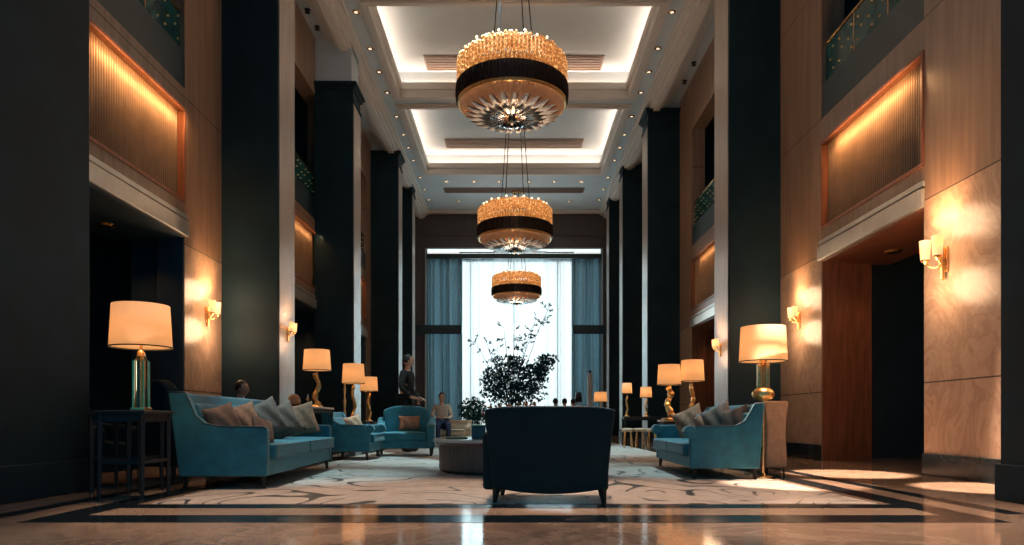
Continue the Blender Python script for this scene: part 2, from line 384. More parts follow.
# ------------------------------------------------------------------ columns
COLS = []   # side, inner X, front Y, back Y, top
for (s, x, y0, y1, zt) in [(-1, 4.0, 5.4, 6.6, CZ), (-1, 4.0, 11.85, 12.75, CZ), (-1, 4.0, 17.4, 18.25, 9.05), (-1, 4.0, 24.2, 25.0, 9.95), (-1, 4.05, 27.8, 28.6, CZ),
                           (1, 4.0, 4.6, 5.76, CZ), (1, 4.0, 13.0, 13.95, CZ), (1, 4.0, 20.9, 21.8, 9.95), (1, 4.0, 25.75, 26.5, CZ), (1, 4.0, 29.4, 30.2, CZ)]:
    mb = MB(); mb2 = MB()
    def bx(m_, e, z0, z1):
        a, b_ = sorted((s*(x-e), s*(WX+.02))); m_.box(a, b_, y0-e, y1+e, z0, z1)
    bx(mb, 0, 0, zt-.5)
    for (e, z0, z1) in ((.03, zt-.5, zt-.42), (.0, zt-.42, zt-.16), (.05, zt-.16, zt-.08), (.10, zt-.08, zt), (.03, 0, .3)):
        bx(mb, e, z0, z1)
    struct(mb.build('column', 'column', bevel=.01))
    if y0 > 7: a, b_ = sorted((s*(x-.012), s*x)); struct(box(a, b_, y0+.06, y1-.02, .32, zt-.52).build('column_panel', 'colside', bevel=.004))
    if zt < CZ:
        a, b_ = sorted((s*(x+.05), s*(WX+.02))); struct(box(a, b_, y0+.05, y1-.05, zt, CZ-.0).build('ceiling_beam', 'ceiling'))

# ------------------------------------------------------------------ side walls with bays
T = .37
def wall(side, name, bays, zd, zs, zp0, zp1, zpar, zr0, zr1, ztop):
    def X(x0, x1): return tuple(sorted((side*x0, side*x1)))
    mb = MB(); y = 3.0
    for (a, b_) in bays:
        mb.box(*X(WX, WX+T), y, a, 0, CZ); y = b_
        mb.box(*X(WX, WX+T), a, b_, zd, zp0); mb.box(*X(WX, WX+T), a, b_, zp1, zpar)
        mb.box(*X(WX+.12, WX+T), a, b_, zp0, zp1)
        mb.box(*X(WX, WX+T), a, b_, ztop, CZ)
    mb.box(*X(WX, WX+T), y, YE, 0, CZ)
    struct(mb.build(name, 'wall'))
    bb = MB(); y = 3.0
    for (a, b_) in bays+[(YE, YE)]:
        if a-.0 > y: bb.box(*X(WX-.03, WX), y, a, 0, .26)
        y = b_
    struct(bb.build('baseboard_'+name.split('_')[1], 'base', bevel=.006))
    tr = MB()
    for (a, b_) in bays:
        tr.box(*X(WX-.05, WX), a-.02, b_+.06, zd, zs); tr.box(*X(WX-.025, WX), a-.02, b_+.06, zs+.03, zs+.10)
    struct(tr.build('trim_%d' % (3 if side < 0 else 4), 'strip', bevel=.008))
    # reveal on the far jamb, stepping back once: mahogany right, painted-in darkness left
    jb = MB()
    for (a, b_) in bays:
        jb.box(*X(WX+.01, WX+T+.03), b_-.03, b_, 0, zd); jb.box(*X(WX+T+.03, WX+T+.5), b_+.12, b_+.2, 0, zd)
        jb.box(*X(WX+.01, WX+1.2), a, b_+.2, zd-.03, zd)
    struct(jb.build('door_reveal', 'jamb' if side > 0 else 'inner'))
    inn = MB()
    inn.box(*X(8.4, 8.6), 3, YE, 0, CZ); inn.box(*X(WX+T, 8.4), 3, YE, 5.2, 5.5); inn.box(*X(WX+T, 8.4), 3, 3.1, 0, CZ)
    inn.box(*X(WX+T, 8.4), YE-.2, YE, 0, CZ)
    for (a, b_) in bays: inn.box(*X(WX+T+.2, 8.4), b_+1.0, b_+1.15, 0, CZ)  # unseen cross walls added to block light between bays
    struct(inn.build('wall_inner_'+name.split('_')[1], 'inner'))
    # solid dark balcony fronts
    pp = MB()
    for (a, b_) in bays: pp.box(*X(WX+.02, WX+.14), a, b_, zpar, zr0-.02)
    struct(pp.build('wall_parapet_'+name.split('_')[1], 'parapet'))
    return X
LB = [(7.5, 10.52), (13.9, 18.02), (19.6, 23.4)]
RB = [(8.45, 11.27), (15.6, 19.5), (22.2, 25.2)]
LZ = dict(zd=3.42, zs=3.65, zp0=3.92, zp1=5.33, zpar=5.64, zr0=6.23, zr1=6.82, ztop=8.75)
RZ = dict(zd=3.23, zs=3.45, zp0=3.72, zp1=5.13, zpar=5.50, zr0=6.08, zr1=6.72, ztop=8.75)
wall(-1, 'wall_left', LB, **LZ); wall(1, 'wall_right', RB, **RZ)
which = ['beside the big table lamp bay', 'between the second and third dark columns', 'in the bay closest to the window']
for side, bays, Z, sn in ((-1, LB, LZ, 'left'), (1, RB, RZ, 'right')):
    for i, (a, b_) in enumerate(bays):
        where = ['in the first bay of the %s wall', 'in the middle bay of the %s wall', 'in the farthest bay of the %s wall'][i] % sn
        # ribbed panel
        t = thing('ribbed_panel', 'brown vertically ribbed bronze wall panel '+where, 'wall panel', (side*WX, (a+b_)/2, Z['zp0']), 0, 'ribbed panels above the doorways')
        L = b_-a; H = Z['zp1']-Z['zp0']; n = int(L/.055); vs, fs = [], []
        for k in range(n*6+1):
            y = -L/2+.05+(L-.1)*k/(n*6); d = abs(math.sin(PI*k/6))**.6*.028
            for z in (.05, H-.05): vs.append((side*(.10-d), y, z))
        for k in range(n*6): fs.append((2*k, 2*k+2, 2*k+3, 2*k+1))
        MB().add(vs, fs).build('ribbed_sheet', 'ribs', t)
        fr_ = MB()
        def X(x0, x1): return tuple(sorted((side*x0, side*x1)))
        fr_.box(*X(-.02, .11), -L/2, L/2, 0, .05); fr_.box(*X(-.02, .11), -L/2, L/2, H-.05, H)
        fr_.box(*X(-.02, .11), -L/2, -L/2+.05, .05, H-.05); fr_.box(*X(-.02, .11), L/2-.05, L/2, .05, H-.05)
        fr_.build('panel_frame', 'jamb', t, bevel=.006)
        pw = [26, 9, 5][i]
        al = area_light('panel_wash', (side*(WX-.17), (a+b_)/2+ (.35 if side<0 else 0), Z['zp1']-.10), (0, -side*math.radians(38), 0), .05, L*.7, pw*1.2, WARM)
        # railing
        r = thing('balcony_railing', 'brass balcony railing with dark green infill '+where, 'railing', (side*(WX+.08), (a+b_)/2, Z['zr0']), 0, 'balcony railings')
        h = Z['zr1']-Z['zr0']
        box(-.03, .03, -L/2, L/2, h-.035, h).build('top_rail', 'brass', r, bevel=.008)
        box(-.025, .025, -L/2, L/2, -.02, .02).build('bottom_rail', 'brass', r, bevel=.008)
        box(-.008, .008, -L/2, L/2, .02, h-.035).build('infill', 'railglass', r)
        st = None
        for k in range(int(L/.3)):
            y = -L/2+.15+k*.3
            for q in range(3):
                lc = (-side*.018, y+.09*((q+k) % 2), .12+q*.17)
                if st is None: st = MB().ball((0, 0, 0), .018, 8).build('stud', 'gold', r, loc=lc)
                else:
                    c_ = st.copy(); COL.objects.link(c_); c_.location = lc
        if i == 0:
            for q in range(1, 3):
                box(-.015, .015, -L/2+q*L/3-.012, -L/2+q*L/3+.012, .02, h-.035).build('post', 'brass', r)
        # faint warm corridor lamp inside the doorway
        if i < 2:
            c = thing('doorway_downlight', 'small round ceiling light inside the doorway '+where, 'ceiling light', (side*(WX+.75), b_-.75, Z['zd']-.03), 0, 'doorway ceiling lights')
            MB().lathe([(.04, -.03), (.10, -.03), (.13, 0), (.04, 0)], n=24).build('ring', 'brass', c, smooth=False)
            MB().lathe([(.001, -.02), (.05, -.02), (.05, -.005), (.001, -.005)], n=16).build('lens', 'lightdisc', c)
            spot_light('doorway_spot', (side*(WX+.75), b_-.75, Z['zd']-.1), (side*(WX+.3), b_+.1, 0), 14, WARM, math.radians(100), .9)
# brass edge of the doorway beside the side tables
# ------------------------------------------------------------------ end wall, window, drapes
HZ = 8.52; HW = 4.07
mb = MB(); mb.box(-WX-T, -HW, YE, YE+.3, 0, CZ); mb.box(HW, WX+T, YE, YE+.3, 0, CZ); mb.box(-HW, HW, YE, YE+.3, HZ, CZ)
mb.box(-HW-.3, HW+.3, YE-.08, YE, HZ+.55, HZ+.62)
struct(mb.build('wall_end', 'endwall'))
mb = MB()
for x0, x1 in ((-HW, -HW+.11), (HW-.11, HW)): mb.box(x0, x1, YE-.05, YE+.33, 0, HZ)
mb.box(-HW, HW, YE-.05, YE+.33, HZ-.06, HZ)
struct(mb.build('trim_5', 'white', bevel=.01))
wn = struct(bpy.data.objects.new('window_1', None)); COL.objects.link(wn); wn.location = (0, YE+.2, 0)
fm = MB(); fm.box(-HW+.1, HW-.1, -.06, .06, 7.92, 8.16)
for x in (-2.0, 0, 2.0): fm.box(x-.03, x+.03, -.04, .04, 0, 7.92)
fm.box(-HW+.1, HW-.1, -.05, .05, 0, .12)
fm.build('window_frame', 'parapet', wn, bevel=.006)
box(-HW+.1, HW-.1, -.006, .006, .12, HZ-.06).build('window_pane', 'pane', wn)
struct(box(-HW+.12, HW-.12, YE-.50, YE-.42, 7.93, 8.15).build('trim_8', 'parapet', bevel=.006))
sk = struct(box(-26, 26, 46, 46.2, -8, 24).build('sky_backdrop', 'sky'))
for s, wd in ((-1, 'from the standing figure side'), (1, 'beside the white lamps')):
    for j, (x0, x1) in enumerate(((3.62, 4.75), (1.3, 2.6))):
        if j == 1: continue
        a, b_ = sorted((s*(2.35 if s < 0 else 2.62), s*4.0))
        struct(box(a-.0-(.7 if s < 0 else 0), b_+(.7 if s > 0 else 0), YE-.62, YE-.5, 4.52, 4.92).build('trim_%d' % (6 if s < 0 else 7), 'parapet', bevel=.01))
def drape(x0, x1, z0, z1, folds, amp, y, mat, name, label, cat):
    n = folds*10; m_ = 14; vs, fs = [], []
    for i in range(n+1):
        u = i/n
        for j in range(m_+1):
            v = j/m_; ph = u*folds*2*PI
            a = amp*(.55+.45*math.sin(u*13.1+1))*(1-.25*v)
            xx = x0+(x1-x0)*u+amp*.35*math.sin(ph*.5+2*v)*math.sin(PI*u)
            vs.append((xx, y+a*math.sin(ph)+amp*.3*math.sin(ph*.37+1.7), z0+(z1-z0)*v))
    for i in range(n):
        for j in range(m_):
            k = i*(m_+1)+j; fs.append((k, k+m_+1, k+m_+2, k+1))
    t = thing(name, label, cat, ((x0+x1)/2, y, 0))
    mb = MB().add(vs, fs).xf(Matrix.Translation((-(x0+x1)/2, -y, 0)))
    mb.build('cloth', mat, t, smooth=True, solid=.006 if mat == 'drape' else 0)
    MB().tube([(x0-(x0+x1)/2, 0, z1+.03), (x1-(x0+x1)/2, 0, z1+.03)], .025).build('curtain_rod', 'black', t)
    return t
drape(-3.95, -2.35, .03, 8.1, 11, .10, YE-.22, 'drape', 'drape', 'heavy teal floor-length drape on the standing waiter side of the window', 'curtain')
drape(2.62, 3.95, .03, 8.1, 9, .10, YE-.22, 'drape', 'drape', 'heavy teal floor-length drape behind the row of small lamps', 'curtain')
drape(-2.5, -.9, .03, 8.3, 12, .05, YE+.05, 'sheer', 'sheer_curtain', 'sheer white curtain panel meeting the drape behind the seated people', 'curtain')
drape(1.45, 2.75, .03, 8.3, 13, .06, YE+.05, 'sheer', 'sheer_curtain', 'sheer white curtain panel with tight folds beside the white floor column', 'curtain')
drape(-.95, 1.5, .03, 8.3, 11, .035, YE-.05, 'sheer', 'sheer_curtain', 'sheer white curtain panel directly behind the small chandelier', 'curtain')

# ------------------------------------------------------------------ chandeliers
def make_chandelier(label, loc):
    t = thing('chandelier', label, 'chandelier', loc, 0, 'drum chandeliers')
    # origin: centre of the drum's bottom rim; drum radius 1.0
    def ring(n, r, z0, z1, rr, jit, m_, off=0):
        mb = MB()
        for k in range(n):
            a = 2*PI*(k+off)/n; j = random.uniform(-jit, jit)
            x, y = r*math.cos(a), r*math.sin(a)
            nn = 11 if m_ else 4; mb.tube([(x, y, z0+j+(z1-z0)*q/(nn-1)) for q in range(nn)], [rr*(.4 if q in (0, nn-1) else (1.1 if q % 2 else .62) if m_ else 1) for q in range(nn)], 6)
        return mb
    mb = ring(84, 1.0, .38, .80, .030, .03, 1); a2 = ring(78, .93, .52, .87, .030, .03, 1, .5); a3 = ring(70, .84, .62, .93, .030, .03, 1)
    mb.add(a2.v, a2.f); mb.add(a3.v, a3.f); mb.build('glass_tier', 'amber', t)
    ring(84, .97, .03, .42, .026, .012, 0, .5).build('side_rods', 'amber_low', t)
    ring(96, 1.03, .06, .36, .021, .006, 0).build('smoked_band', 'smoke_rod', t)
    # drum frame, open at the top
    MB().lathe([(1.012, .05), (1.016, .05), (1.016, .37), (1.012, .37)], n=64, closed=True).build('band_backing', 'smoke_rod', t)
    MB().lathe([(.96, 0), (1.0, 0), (1.0, .03), (.97, .03), (.97, .50), (.95, .50)], n=64, closed=True).build('drum_frame', 'gold', t)
    # pleated underside sloping in and down
    vs, fs = [], []; N = 144
    for k in range(N):
        a = 2*PI*k/N; d = .02*(1 if k % 2 else -1)
        for (r, z) in ((.97, .0), (.72, -.03), (.38, -.05)): vs.append((r*math.cos(a), r*math.sin(a), z+d*(r/.97)))
    for k in range(N):
        for j in range(2):
            p, q = k*3+j, ((k+1) % N)*3+j; fs.append((p, q, q+1, p+1))
    MB().add(vs, fs).build('pleated_underside', 'bronze_under', t)
    # radial crystal leaves
    for nm, mt, n, r0, r1, z0, z1, wdt in (('crystal_leaf', 'crystal', 24, .16, .70, -.26, -.16, .05), ('dark_leaf', 'smoke_rod', 24, .14, .88, -.20, -.12, .028), ('white_leaf', 'white', 24, .26, .86, -.19, -.12, .075)):
        mb = MB()
        for k in range(n):
            a = 2*PI*(k+(.5 if nm == 'dark_leaf' else .2))/n
            rad = [wdt*q for q in (.2, .75, 1, .8, .2)]; pts = []
            for q in range(5):
                u = q/4; r = r0+(r1-r0)*u; pts.append((r*math.cos(a), r*math.sin(a), z0+(z1-z0)*u-.05*math.sin(PI*u)))
            m2 = MB().tube(pts, rad, 6); cz = sum(p[2] for p in pts)/5
            m2.v = [(x, y, cz+(z-cz)*.6) for x, y, z in m2.v]; mb.add(m2.v, m2.f)
        mb.build(nm, mt, t)
    MB().lathe([(.01, -.36), (.05, -.33), (.08, -.25), (.06, -.18), (.12, -.14), (.12, -.08)], n=20).build('finial', 'black', t, smooth=True)
    for k in range(24):
        a = 2*PI*k/24
        MB().ball((.88*math.cos(a), .88*math.sin(a), .91+.03*(k % 2)), .021, 8).build('bulb', 'bulb', t)
    H = 11.0-loc[2] if loc[1] < 27 else CZ-loc[2]
    for k in range(4):
        a = PI/4+PI/2*k+.2
        MB().tube([(.5*math.cos(a), .5*math.sin(a), .55), (.10*math.cos(a), .10*math.sin(a), H-.1)], .012, 6).build('suspension_cable', 'black', t)
    MB().lathe([(.2, 0), (.22, .03), (.22, .1), (.01, .1)], (0, 0, H-.1), 24).build('ceiling_plate', 'brass', t)
    mb = MB()
    for k in range(4):
        a = PI/4+PI/2*k+.2; mb.tube([(.95*math.cos(a), .95*math.sin(a), .5), (0, 0, .53)], .015, 6)
    mb.build('cross_brace', 'black', t)
    point_light('chandelier_glow', (0, 0, 1.15), 60, WARM2, t, .3)
    point_light('chandelier_glow', (0, 0, -.6), 45, WARM2, t, .2)
    return t
def zat(y, d): return CAMZ+(VY-y)/F*d
make_chandelier('largest hanging drum chandelier, amber glass, under the first lit ceiling tray', ((512-VX)/F*13, 13, zat(106, 13)))
c2 = make_chandelier('middle-sized hanging drum chandelier just above the window head', ((515-VX)/F*19.2, 19.2, zat(240, 19.2)))
c3 = make_chandelier('smallest, most distant drum chandelier hung before the bright window', ((516.5-VX)/F*29, 29, zat(297, 29)))

# recessed downlights in the flat ceiling
k = 0
proto = None
DL = []
for s in (-1, 1):
    for y_ in (16.3, 17.9, 19.1, 20.3, 21.9, 23.3, 24.4, 25.6, 27.4, 28.8, 30.2): DL.append((s*3.68, y_, ('over the big table lamp side' if s < 0 else 'over the floor lamp side'), y_))
for x in (-2.7, -1.6, -.6, .6, 1.6, 2.7): DL.append((x, 27.9, 'between second tray and end wall', 27.9))
for x in (-2.4, 0, 2.4): DL.append((x, 30.4, 'by the end wall', 30.4))
for (x, y_, wtxt, yy) in DL:
    if proto is None:
        proto = thing('recessed_downlight', 'x', 'ceiling light', (x, y_, CZ), 0, 'recessed ceiling downlights')
        MB().lathe([(.045, -.012), (.085, -.012), (.10, 0), (.045, 0)], n=20, closed=True).build('trim_ring', 'brass', proto)
        MB().lathe([(.001, -.006), (.046, -.006), (.046, 0), (.001, 0)], n=16).build('lens', 'lightdisc', proto)
        d = proto
    else: d = copy_tree(proto, (x, y_, CZ))
    if abs(x) > 3:
        d['label'] = 'small round recessed downlight in the outer ceiling strip beside the lit trays, '+('%s side of the hall' % ('doorway-table' if x < 0 else 'floor-lamp'))
        d['group'] = 'downlights along the tray, '+('window-view left' if x < 0 else 'window-view right')
        d['label'] = 'small round recessed downlight in the ceiling strip between trays and %s cornice' % ('left' if x < 0 else 'right')
    elif y_ < 29:
        d['label'] = 'small round recessed downlight in the row behind the second ceiling tray'; d['group'] = 'downlights behind the second tray'
    else:
        d['label'] = 'small round recessed downlight in the last row before the end wall'; d['group'] = 'downlights before the end wall'
for s, y_, x in ((-1, 16.2, 4.78), (-1, 16.9, 4.75), (1, 19.6, 4.78), (1, 18.6, 4.78)):
    d = thing('sprinkler', 'tiny dark ceiling sprinkler above the %s balcony %s' % ('left' if s < 0 else 'right', 'further in' if y_ in (16.9, 19.6) else 'further out'), 'sprinkler', (s*x, y_, CZ))
    MB().lathe([(.02, -.09), (.06, -.08), (.06, -.07), (.02, -.06), (.02, -.02), (.07, -.01), (.07, 0), (.01, 0)], n=16).build('sprinkler_head', 'black', d)
# ------------------------------------------------------------------ wall sconces
def sconce(label, loc, rz, power, sc=1.0):
    t = thing('wall_sconce', label, 'wall light', loc, rz, 'wall sconces')
    t.scale = (sc, sc, sc)
    # local: wall at y = 0, light projects towards -y
    MB().prism([(-.05, -.15), (.05, -.15), (.06, -.05), (.05, .14), (-.05, .14), (-.06, -.05)], -.03, 0, 'y').build('backplate', 'brass', t, bevel=.008)
    MB().lathe([(.01, -.24), (.03, -.21), (.02, -.17), (.035, -.13), (.03, 0), (.04, .12), (.02, .13)], (0, -.04, 0), 12).build('stem', 'gold', t, smooth=True)
    for s in (-1, 1):
        pts = [(0, -.05, -.06)]+[(s*.12*math.sin(u*PI/2), -.05-.12*u, -.06-.05*math.sin(u*PI)+.06*u) for u in (.25, .5, .75, 1)]
        arm = MB().tube(pts, .012, 8).build('arm', 'brass', t, smooth=True)
        x, y = s*.12, -.17
        MB().lathe([(.01, -.06), (.04, -.02), (.045, .0), (.01, .0)], (x, y, .02), 16).build('cup', 'brass', arm, smooth=True)
        MB().lathe([(.048, .0), (.062, .22), (.058, .22), (.044, .0)], (x, y, .02), 24, closed=True).build('glass_shade', 'sconce_shade', t, smooth=True)
        point_light('sconce_bulb', (x, y, .14), power, WARM, t, .03)
    point_light('sconce_glow', (0, -.26, .42), power*.24, WARM2, t, .22)
    point_light('sconce_glow', (0, -.30, -.30), power*.26, WARM2, t, .22)
    return t
sconce('two-shade brass sconce glowing on the marble wall beside the far-right doorway', (WX, 8.02, 2.50), -PI/2, 110)
sconce('two-shade brass sconce on the marble pier between the right doorway and the tall lamp', (WX, 12.1, 2.42), -PI/2, 90, .8)
sconce('two-shade brass sconce on the pier behind the large left sofa', (-WX, 11.25, 2.36), PI/2, 100, .85)
sconce('small brass sconce on the side of the first column left of the standing waiter', (-CX, 12.3, 2.2), PI/2, 30, .7)
sconce('small brass sconce on the column side above the two gold lamps', (CX, 13.5, 2.05), -PI/2, 30, .7)
# ------------------------------------------------------------------ lamps
def shade(t, r0, r1, z0, z1, power, fit=True):
    s = MB().lathe([(r0, z0), (r1, z1), (r1-.006, z1), (r0-.006, z0)], n=40, closed=True).build('lamp_shade', 'shade', t, smooth=True)
    MB().lathe([(r0+.003, z0), (r0+.003, z0+.01), (r0-.008, z0+.01), (r0-.008, z0)], n=40, closed=True).build('shade_trim', 'leg', s)
    mb = MB()
    for k in range(3):
        a = 2*PI*k/3; mb.tube([(0, 0, z1-.04), ((r1-.005)*math.cos(a), (r1-.005)*math.sin(a), z1-.02)], .003, 5)
    mb.build('shade_fitter', 'brass', t)
    MB().ball((0, 0, (z0+z1)/2), .035, 10).build('bulb', 'bulb', t)
    point_light('lamp_bulb', (0, 0, (z0+z1)/2+.02), power, WARM, t, .06)
def glass_lamp(label, loc, H, sw, sh, power, bw=.065):
    t = thing('table_lamp', label, 'lamp', loc)
    box(-bw, bw, -bw, bw, 0, .025).build('base', 'brass', t, bevel=.005)
    zt = H-sh-.07
    MB().lathe([(bw*.9, .025), (bw*.9, zt-.04), (bw*.6, zt), (.02, zt), (.02, .025)], n=12, closed=True).build('glass_body', 'glass', t)
    MB().tube([(0, 0, .025), (0, 0, H-.05)], .012).build('pole', 'brass', t)
    for k in range(4):
        a = PI/4+PI/2*k; MB().tube([(bw*1.0*math.cos(a), bw*math.sin(a), .02), (bw*math.cos(a), bw*math.sin(a), zt-.04)], .010, 6).build('brass_edge', 'brass', t)
    MB().lathe([(.035, 0), (.03, .03), (.015, .05)], (0, 0, zt), 16).build('collar', 'brass', t)
    shade(t, sw/2, sw/2*.92, H-sh, H, power); return t
def gold_lamp(label, loc, H, sw, sh, power, br=.05, twin=False, seed=1):
    t = thing('table_lamp', label, 'lamp', loc)
    rnd = random.Random(seed)
    MB().lathe([(br*1.7, 0), (br*1.7, .02), (br*1.2, .04), (.02, .04)], n=20).build('base', 'gold', t, bevel=.004)
    n = 16; pts = []; rad = []; zt = H-sh-.05
    for k in range(n+1):
        u = k/n; pts.append((br*.45*math.sin(u*9+seed), br*.45*math.cos(u*7+seed), .03+(zt-.03)*u)); rad.append(br*(.55+.5*rnd.random())*(1-.25*u))
    MB().tube(pts, rad, 9).build('sculpted_body', 'gold', t)
    MB().tube([(0, 0, zt-.05), (0, 0, H-.04)], .008).build('pole', 'brass', t)
    shade(t, sw/2, sw/2*.9, H-sh, H, power); return t
def px(x, y, d): return Vector(((x-VX)/F*d, d, zat(y, d)))

# small square side tables with four tapered legs
def side_table(label, loc, wx, wy, h, cat='table', shelf=False, name='side_table', mat='leg', group=None, lr=.022):
    t = thing(name, label, cat, loc, 0, group)
    box(-wx/2, wx/2, -wy/2, wy/2, h-.03, h).build('tabletop', mat, t, bevel=.006)
    box(-wx/2+.03, wx/2-.03, -wy/2+.03, wy/2-.03, h-.09, h-.03).build('apron', 'leg', t)
    for sx in (-1, 1):
        for sy in (-1, 1):
            x, y = sx*(wx/2-.035), sy*(wy/2-.035)
            MB().tube([(x, y, 0), (x, y, h-.03)], [lr*.7, lr*1.2], 4).build('leg', 'leg', t)
    if shelf:
        for sy in (-1, 1): box(-wx/2+.05, wx/2-.05, sy*(wy/2-.035)-.009, sy*(wy/2-.035)+.009, .30, .325).build('stretcher', 'leg', t)
        for sx in (-1, 1): box(sx*(wx/2-.035)-.009, sx*(wx/2-.035)+.009, -wy/2+.05, wy/2-.05, .30, .325).build('stretcher', 'leg', t)
    if 0: box(-wx/2+.04, wx/2-.04, -wy/2+.04, wy/2-.04, .16, .18).build('shelf', 'leg', t, bevel=.004)
    return t
side_table('small dark side table carrying the large glass lamp, beside the blue sofa', (-3.21, 5.93, 0), .42, .50, .74, shelf=True)
side_table('dark nesting table half hidden behind the large glass lamp table', (-3.56, 6.45, 0), .50, .46, .73, shelf=True)
glass_lamp('large glass-bodied table lamp with amber drum shade on the dark side table', (-3.16, 5.93, .741), .89, .485, .36, 18, .062)

# ------------------------------------------------------------------ upholstery
def rbox(x0, x1, y0, y1, z0, z1, crown=.02, n=8, edge=.04):
    """soft box: grid top that domes slightly"""
    vs, fs = [], []
    for j in range(n+1):
        for i in range(n+1):
            u, v = -1+2*i/n, -1+2*j/n
            c = crown*(1-u*u)*(1-v*v)
            vs.append(((x0+x1)/2+u*(x1-x0)/2, (y0+y1)/2+v*(y1-y0)/2, z1+c))
    off = len(vs)
    for j in range(n+1):
        for i in range(n+1):
            u, v = -1+2*i/n, -1+2*j/n
            vs.append(((x0+x1)/2+u*(x1-x0)/2, (y0+y1)/2+v*(y1-y0)/2, z0))
    for j in range(n):
        for i in range(n):
            a = j*(n+1)+i; fs.append((a, a+1, a+n+2, a+n+1)); a += off; fs.append((a, a+n+1, a+n+2, a+1))
    N = n+1
    rim = [i for i in range(n)]+[n+j*N for j in range(n)]+[n*N+n-i for i in range(n)]+[(n-j)*N for j in range(n)]
    for k in range(len(rim)):
        a, b_ = rim[k], rim[(k+1) % len(rim)]; fs.append((a, a+off, b_+off, b_))
    return MB().add(vs, fs)
def pillow(name, label, loc, rot, wd, hg, th, mat, group=None):
    n = 14; vs, fs = [], []
    for side in (1, -1):
        for j in range(n+1):
            for i in range(n+1):
                u, v = -1+2*i/n, -1+2*j/n
                e = max(0, (1-abs(u)**2.4))**.5*max(0, (1-abs(v)**2.4))**.5
                x = wd/2*u*(1-.10*(1-v*v)); z = hg/2*v*(1-.10*(1-u*u))
                cr = .012*math.sin(7*u+3*v)*e
                vs.append((x, side*th/2*e+cr, z))
    N = (n+1)*(n+1)
    for j in range(n):
        for i in range(n):
            a = j*(n+1)+i; fs.append((a, a+1, a+n+2, a+n+1)); fs.append((a+N, a+N+n+1, a+N+n+2, a+N+1))
    mb = MB().add(vs, fs)
    me = mb.build(name, mat, smooth=True)
    bm = bmesh.new(); bm.from_mesh(me.data); bmesh.ops.remove_doubles(bm, verts=bm.verts, dist=.0005); bmesh.ops.recalc_face_normals(bm, faces=bm.faces); bm.to_mesh(me.data); bm.free()
    me.location = loc; me.rotation_euler = rot
    tag(me, label, 'cushion', group); return me
def sofa(name, label, cat, loc, rz, L, D, seats, mat, seat_h=.43, arm_h=.59, back_h=.92, prof='wing', apron=.12, arm_w=.10, piping='bluepipe'):
    """local: x along length, front faces -y, back at +y"""
    t = thing(name, label, cat, loc, rz)
    hd = D/2
    if prof == 'wing':
        P = [(hd, apron), (hd+.10, back_h), (hd-.06, back_h), (hd-.10, .83*back_h/.92), (hd-.15, .70*back_h/.92), (hd-.24, arm_h+.035), (hd-.36, arm_h+.008), (-hd+.03, arm_h), (-hd, arm_h-.02), (-hd, apron)]
    else:
        P = [(hd, apron), (hd+.05, back_h), (hd-.05, back_h), (hd-.09, back_h-.08), (hd-.16, arm_h+.06), (hd-.26, arm_h+.01), (-hd+.06, arm_h), (-hd, arm_h-.05), (-hd, apron)]
    for s in (-1, 1):
        a, b_ = sorted((s*L/2, s*(L/2-arm_w)))
        arm = MB().prism(P, a, b_, 'x').build('arm', mat, t, bevel=.02, seg=3)
        pp = [(s*L/2, y, z) for (y, z) in P[1:-1]]
        MB().tube(pp, .007, 6).build('piping', piping, arm, smooth=True)
        if prof == 'roll':
            MB().tube([(s*(L/2-arm_w/2)-.07, -hd-.0, arm_h-.06), (s*(L/2-arm_w/2)+.07, -hd, arm_h-.06)], .07, 20).build('arm_scroll', mat, arm, bevel=.012)
    MB().prism([(hd-.16, apron), (hd-.02, apron), (hd+.085, back_h-.005), (hd-.045, back_h-.005)], -L/2+arm_w*.6, L/2-arm_w*.6, 'x').build('backrest', mat, t, bevel=.03, seg=3)
    box(-L/2+arm_w*.9, L/2-arm_w*.9, -hd+.01, hd-.14, apron, seat_h-.15).build('seat_base', mat, t, bevel=.015)
    sw = (L-2*arm_w)/seats
    for i in range(seats):
        x0 = -L/2+arm_w+i*sw
        c = rbox(x0+.006, x0+sw-.006, -hd-.06, hd-.15, seat_h-.15, seat_h, .015).build('seat_cushion', mat, t, bevel=.03, seg=3)
        for z in (seat_h-.02, seat_h-.135):
            MB().tube([(x0+.02, -hd-.062, z), (x0+sw-.02, -hd-.062, z)], .006, 6).build('piping', piping, c)
        bc = MB().prism([(hd-.20, seat_h), (hd-.09, seat_h), (hd-.02, back_h-.10), (hd-.13, back_h-.10)], x0+.01, x0+sw-.01, 'x').build('back_cushion', mat, t, bevel=.035, seg=3)
    for sx in (-1, 1):
        for sy in (-1, 1):
            x, y = sx*(L/2-.06), sy*(hd-.06)
            MB().tube([(x, y+ (0.03 if sy > 0 else -.01), 0), (x, y, apron+.01)], [.016, .03], 4).build('leg', 'leg', t)
    return t
FX = PI/2     # front (-y) turned towards +X
sofa('sofa', 'long blue high-backed sofa beside the dark side tables, piled with cushions', 'sofa', (-2.82, 8.06, 0), FX+math.radians(2.8), 2.9, .82, 2, 'blue')
sofa('sofa', 'grey-blue sofa with low rounded arms in front of the tall floor lamp', 'sofa', (2.36, 8.82, 0), -FX+math.radians(-2), 2.25, .76, 2, 'blue', .40, .585, .84, 'roll')
sofa('armchair', 'blue armchair between the long sofa and the round-backed armchair', 'armchair', (-2.72, 11.95, 0), FX, 1.1, .74, 1, 'blue', .43, .57, .80, 'roll', .14)
